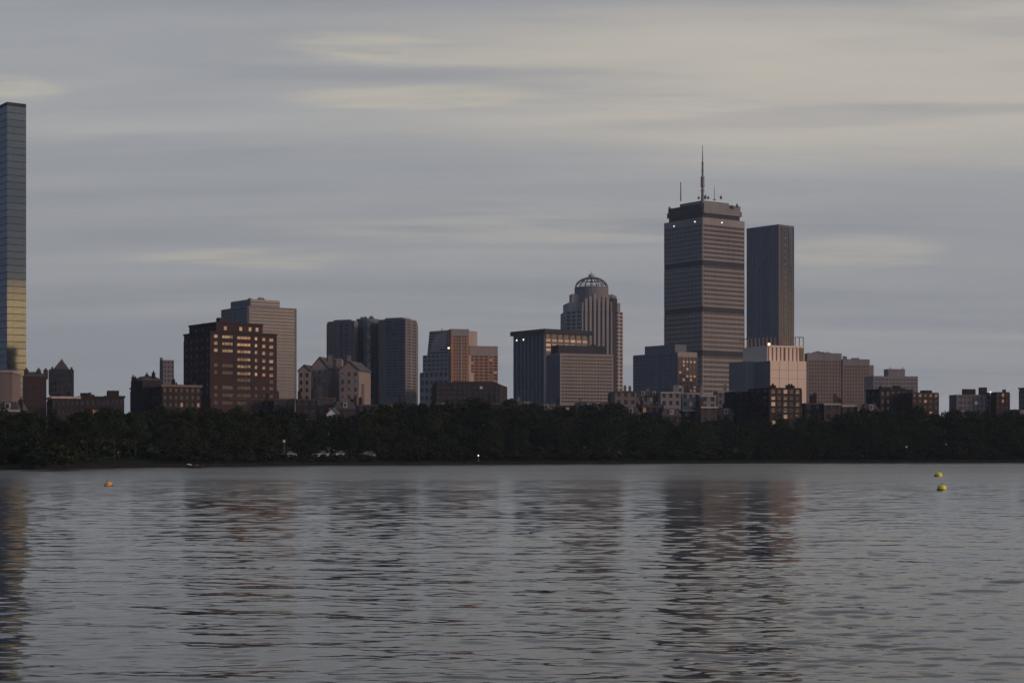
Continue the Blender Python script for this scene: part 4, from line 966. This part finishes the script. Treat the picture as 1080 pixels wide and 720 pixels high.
b = MB(); b.v += [(.55,-.46,.38),(.55,.46,.38),(1.15,.22,.49),(1.38,0,.56),(1.15,-.22,.49),(.75,0,.62)]; b.f += [(0,4,5),(4,3,5),(3,2,5),(2,1,5),(1,0,5)]; b.build('bow_cover', plain('pale_canvas', (.4, .4, .39), .8), bt)
b = MB(); b.box(-.5, -.15, -.36, .36, .4, .46); b.box(-.48,-.18,-.3,.3,.3,.4); b.build('thwart', plain('wood', (.2, .13, .08), .7), bt)
b = MB(); b.box(-1.5, -1.22, -.12, .12, .3, .72); b.tube((-1.4, 0, .35), (-1.42, 0, -.2), .06); b.build('outboard_motor', TY, bt)
bt.rotation_euler.z = R(176); bt.scale = (1.35, 1.35, 1.5)

# ------------------------------------------------------------------ buoys
def buoy(px, py, r, hgt, col, cname, label, tilt, kind):
    Y = F*CAMH/(py-HZ); e = empty('buoy', label, 'buoy', (X(px, Y), Y, 0), 'buoys on the river'); e.rotation_euler = tilt
    pm = plain('buoy_'+cname, col, .45, 0, .12)
    b = MB()
    if kind == 'cone': b.lathe([(r*.55, -.25), (r*.95, -.08), (r, .1*hgt), (r*.93, .35*hgt), (r*.72, .7*hgt), (r*.35, .95*hgt), (.04, hgt)], 24)
    else: b.lathe([(r*.7, -.2), (r*.98, -.05), (r, .35*hgt), (r*.97, .75*hgt), (r*.78, .93*hgt), (r*.3, hgt)], 24)
    b.build('float', pm, e, smooth=True)
    b = MB(); b.lathe([(r*.99, -.12), (r*1.04, -.06), (r*1.04, .08*hgt), (r*.99, .12*hgt)], 24); b.build('waterline_band', plain('buoy_grime', (.08, .075, .05), .8), e, smooth=True)
    b = MB()
    for k in range(10):
        a, c = math.pi*k/10, math.pi*(k+1)/10; b.tube((.13*math.cos(a), 0, hgt-.04+.15*math.sin(a)), (.13*math.cos(c), 0, hgt-.04+.15*math.sin(c)), .025, .025, 6)
    b.build('lifting_ring', M_steel, e)
buoy(114.5, 512.3, .40, .42, (.62, .36, .07), 'orange', 'orange buoy floating alone off the low houses', (R(8), R(-14), 0), 'cone')
buoy(989.5, 502.2, .52, .62, (.78, .74, .08), 'yellow', 'farther of two yellow buoys, leaning towards the city', (R(5), R(20), 0), 'cone')
buoy(993, 516.6, .37, .42, (.78, .74, .08), 'yellow', 'nearer of two yellow buoys, low in the water with a dark foot', (R(-4), R(6), 0), 'can')

# ------------------------------------------------------------------ sky, sun, camera
SUN_EL, SUN_AZ = 12.0, 111.7       # degrees; azimuth clockwise from the view direction
saz = (math.sin(R(SUN_AZ)), math.cos(R(SUN_AZ)))
wd = bpy.data.worlds.new('World'); scene.world = wd; wd.use_nodes = True
nt = wd.node_tree; N = nt.nodes; L = nt.links; N.clear()
out = N.new('ShaderNodeOutputWorld'); bg = N.new('ShaderNodeBackground'); bg.inputs['Strength'].default_value = .1; L.new(bg.outputs[0], out.inputs['Surface'])
sky = N.new('ShaderNodeTexSky'); sky.sky_type = 'NISHITA'; sky.sun_disc = False; sky.sun_elevation = R(SUN_EL); sky.sun_rotation = R(SUN_AZ); sky.air_density = 1.5; sky.dust_density = 2
tc = N.new('ShaderNodeTexCoord'); sp = N.new('ShaderNodeSeparateXYZ'); L.new(tc.outputs['Generated'], sp.inputs[0])
def M(op, a, c=None, clamp=False):
    n = N.new('ShaderNodeMath'); n.operation = op; n.use_clamp = clamp
    for i, q in enumerate((a, c)):
        if q is None: continue
        if isinstance(q, (int, float)): n.inputs[i].default_value = q
        else: L.new(q, n.inputs[i])
    return n.outputs[0]
def SS(v, a, c, lo=0., hi=1.):
    n = N.new('ShaderNodeMapRange'); n.interpolation_type = 'SMOOTHSTEP'
    n.inputs['From Min'].default_value = a; n.inputs['From Max'].default_value = c; n.inputs['To Min'].default_value = lo; n.inputs['To Max'].default_value = hi
    L.new(v, n.inputs['Value']); return n.outputs[0]
def MIX(fac, a, c, mode='MIX'):
    n = N.new('ShaderNodeMix'); n.data_type = 'RGBA'; n.blend_type = mode
    for s, q in ((0, fac), (6, a), (7, c)):
        if isinstance(q, (int, float)): n.inputs[s].default_value = q
        elif isinstance(q, tuple): n.inputs[s].default_value = (*q, 1)
        else: L.new(q, n.inputs[s])
    return n.outputs[2]
x_, y_, z_ = sp.outputs
zc = M('ADD', M('MAXIMUM', z_, 0.), .13)
cv = N.new('ShaderNodeCombineXYZ'); L.new(M('DIVIDE', x_, zc), cv.inputs[0]); L.new(M('DIVIDE', y_, zc), cv.inputs[1])
def noise(scale, sx_, sy_, det, rough=.55, dist=.0, off=0):
    mp = N.new('ShaderNodeMapping'); mp.inputs['Scale'].default_value = (sx_, sy_, 1); mp.inputs['Location'].default_value = (off, off*.7, 0); L.new(cv.outputs[0], mp.inputs['Vector'])
    n = N.new('ShaderNodeTexNoise'); n.inputs['Scale'].default_value = scale; n.inputs['Detail'].default_value = det; n.inputs['Roughness'].default_value = rough; n.inputs['Distortion'].default_value = dist
    L.new(mp.outputs[0], n.inputs['Vector']); return n.outputs['Fac']
nA = noise(1.0, .30, 1.7, 6, .55, .12, 3.1); nB = noise(1.0, .55, 3.0, 8, .6, .15, 11.3); nC = noise(1.0, .25, .9, 4, .5, .1, 7.7)
nD = noise(1.0, 1.6, 6.5, 6, .6, .2, 21.)
K = 10.0 # background strength .1 -> colours x10
def c10(r, g, b): return (r*K, g*K, b*K)
base = MIX(SS(nA, .34, .66), c10(.295, .306, .336), c10(.365, .372, .388))
base = MIX(M('MULTIPLY', SS(nB, .50, .72), .42), base, c10(.48, .465, .435))
warmmask = M('MULTIPLY', M('MULTIPLY', SS(x_, -.20, .15), SS(z_, .125, .19)), SS(M('ADD', M('MULTIPLY', nB, .5), M('MULTIPLY', nC, .5)), .36, .56))
base = MIX(M('MULTIPLY', warmmask, .9), base, c10(.53, .485, .425))
base = MIX(M('MULTIPLY', SS(nB, .50, .30), M('MULTIPLY', SS(z_, .03, .2), .25)), base, c10(.275, .287, .318))
# thin places in the deck where paler cloud shows: (bearing, height, half width, half height, strength)
for bx0, bz0, bw0, bh0, st0 in ((-.075, .226, .05, .0075, .9), (-.045, .200, .075, .0075, .85), (-.15, .110, .07, .006, .8), (.19, .113, .05, .010, .6), (-.275, .198, .035, .006, .8), (.02, .222, .10, .010, .5), (.0, .128, .16, .008, .35)):
    wx = M('DIVIDE', M('ADD', M('SUBTRACT', x_, bx0), M('MULTIPLY', M('SUBTRACT', nC, .5), .16)), bw0); wz = M('DIVIDE', M('ADD', M('SUBTRACT', z_, bz0), M('MULTIPLY', M('SUBTRACT', nD, .5), .018)), bh0)
    q = SS(M('ADD', M('MULTIPLY', wx, wx), M('MULTIPLY', wz, wz)), 1.4, .2)
    base = MIX(M('MULTIPLY', M('MULTIPLY', q, SS(nD, .34, .56)), st0), base, c10(.50, .465, .40))
# bluish grey bars of thicker cloud
for bx0, bz0, bw0, bh0, st0 in ((-.08, .212, .12, .006, .5), (.17, .186, .16, .005, .35), (-.12, .165, .25, .016, .45), (.20, .145, .18, .018, .35)):
    wx = M('DIVIDE', M('ADD', M('SUBTRACT', x_, bx0), M('MULTIPLY', M('SUBTRACT', nC, .5), .16)), bw0); wz = M('DIVIDE', M('ADD', M('SUBTRACT', z_, bz0), M('MULTIPLY', M('SUBTRACT', nB, .5), .03)), bh0)
    q = SS(M('ADD', M('MULTIPLY', wx, wx), M('MULTIPLY', wz, wz)), 1.5, .0)
    base = MIX(M('MULTIPLY', q, st0), base, c10(.275, .29, .33))
# darker cool deck overhead
base = MIX(SS(M('ADD', z_, M('MULTIPLY', M('SUBTRACT', nB, .5), .07)), .236, .258, 0, .85), base, c10(.285, .298, .335))
base = MIX(1.0, base, MIX(SS(nD, .3, .7), (.955, .96, .97), (1.04, 1.035, 1.03)), 'MULTIPLY')
# cool veil low down
base = MIX(M('MULTIPLY', SS(z_, .15, .03), SS(x_, .3, -.3, .35, .8)), base, c10(.235, .256, .298))
clouds = MIX(.95, sky.outputs[0], base)
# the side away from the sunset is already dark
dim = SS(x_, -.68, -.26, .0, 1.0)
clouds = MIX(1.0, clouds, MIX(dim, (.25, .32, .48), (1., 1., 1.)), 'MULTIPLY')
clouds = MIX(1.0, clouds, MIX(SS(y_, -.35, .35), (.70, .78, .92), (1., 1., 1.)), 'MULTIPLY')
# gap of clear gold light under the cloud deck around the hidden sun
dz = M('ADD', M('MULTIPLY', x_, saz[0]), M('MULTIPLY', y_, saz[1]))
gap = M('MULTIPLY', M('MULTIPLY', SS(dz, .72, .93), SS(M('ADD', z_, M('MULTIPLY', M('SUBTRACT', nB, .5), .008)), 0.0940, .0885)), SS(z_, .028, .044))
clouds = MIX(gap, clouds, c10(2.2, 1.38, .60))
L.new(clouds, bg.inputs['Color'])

hz = MB(); hz.box(-2600, 2600, -2400, 3000, -4, 330)
m, nt, bs = mat('haze_air'); nt.nodes.remove(bs); pv = nt.nodes.new('ShaderNodeVolumePrincipled'); pv.inputs['Color'].default_value = (.66, .82, 1, 1); pv.inputs['Density'].default_value = .00007; pv.inputs['Anisotropy'].default_value = .0
nt.links.new(pv.outputs[0], nt.nodes['Material Output'].inputs['Volume']); ho = hz.build('haze', m); ho['kind'] = 'stuff'; tag(ho, 'thin bluish evening haze lying over the river and the city', 'haze')
sl = bpy.data.lights.new('sun', 'SUN'); sl.energy = 1.5; sl.angle = R(10); sl.color = (1.0, .64, .47)
so = bpy.data.objects.new('sun', sl); COL.objects.link(so)
from mathutils import Vector
dvec = Vector((saz[0]*math.cos(R(SUN_EL)), saz[1]*math.cos(R(SUN_EL)), math.sin(R(SUN_EL)))); so.rotation_euler = dvec.to_track_quat('Z', 'Y').to_euler(); so.location = (200, -100, 200)

cam = bpy.data.cameras.new('camera'); co_ = bpy.data.objects.new('camera', cam); COL.objects.link(co_)
cam.sensor_width = 36; cam.sensor_fit = 'HORIZONTAL'; cam.lens = 36*F/1080; cam.shift_y = (HZ-360)/1080; cam.clip_start = .5; cam.clip_end = 20000
co_.location = (0, 0, CAMH); co_.rotation_euler = (R(90), 0, 0); scene.camera = co_
scene.view_settings.view_transform = 'Standard'; scene.view_settings.look = 'None'; scene.view_settings.exposure = 0.05; scene.view_settings.gamma = 1
scene.cycles.max_bounces = 6; scene.cycles.use_denoising = True
print('trees', nt_, 'objects', len(bpy.data.objects))
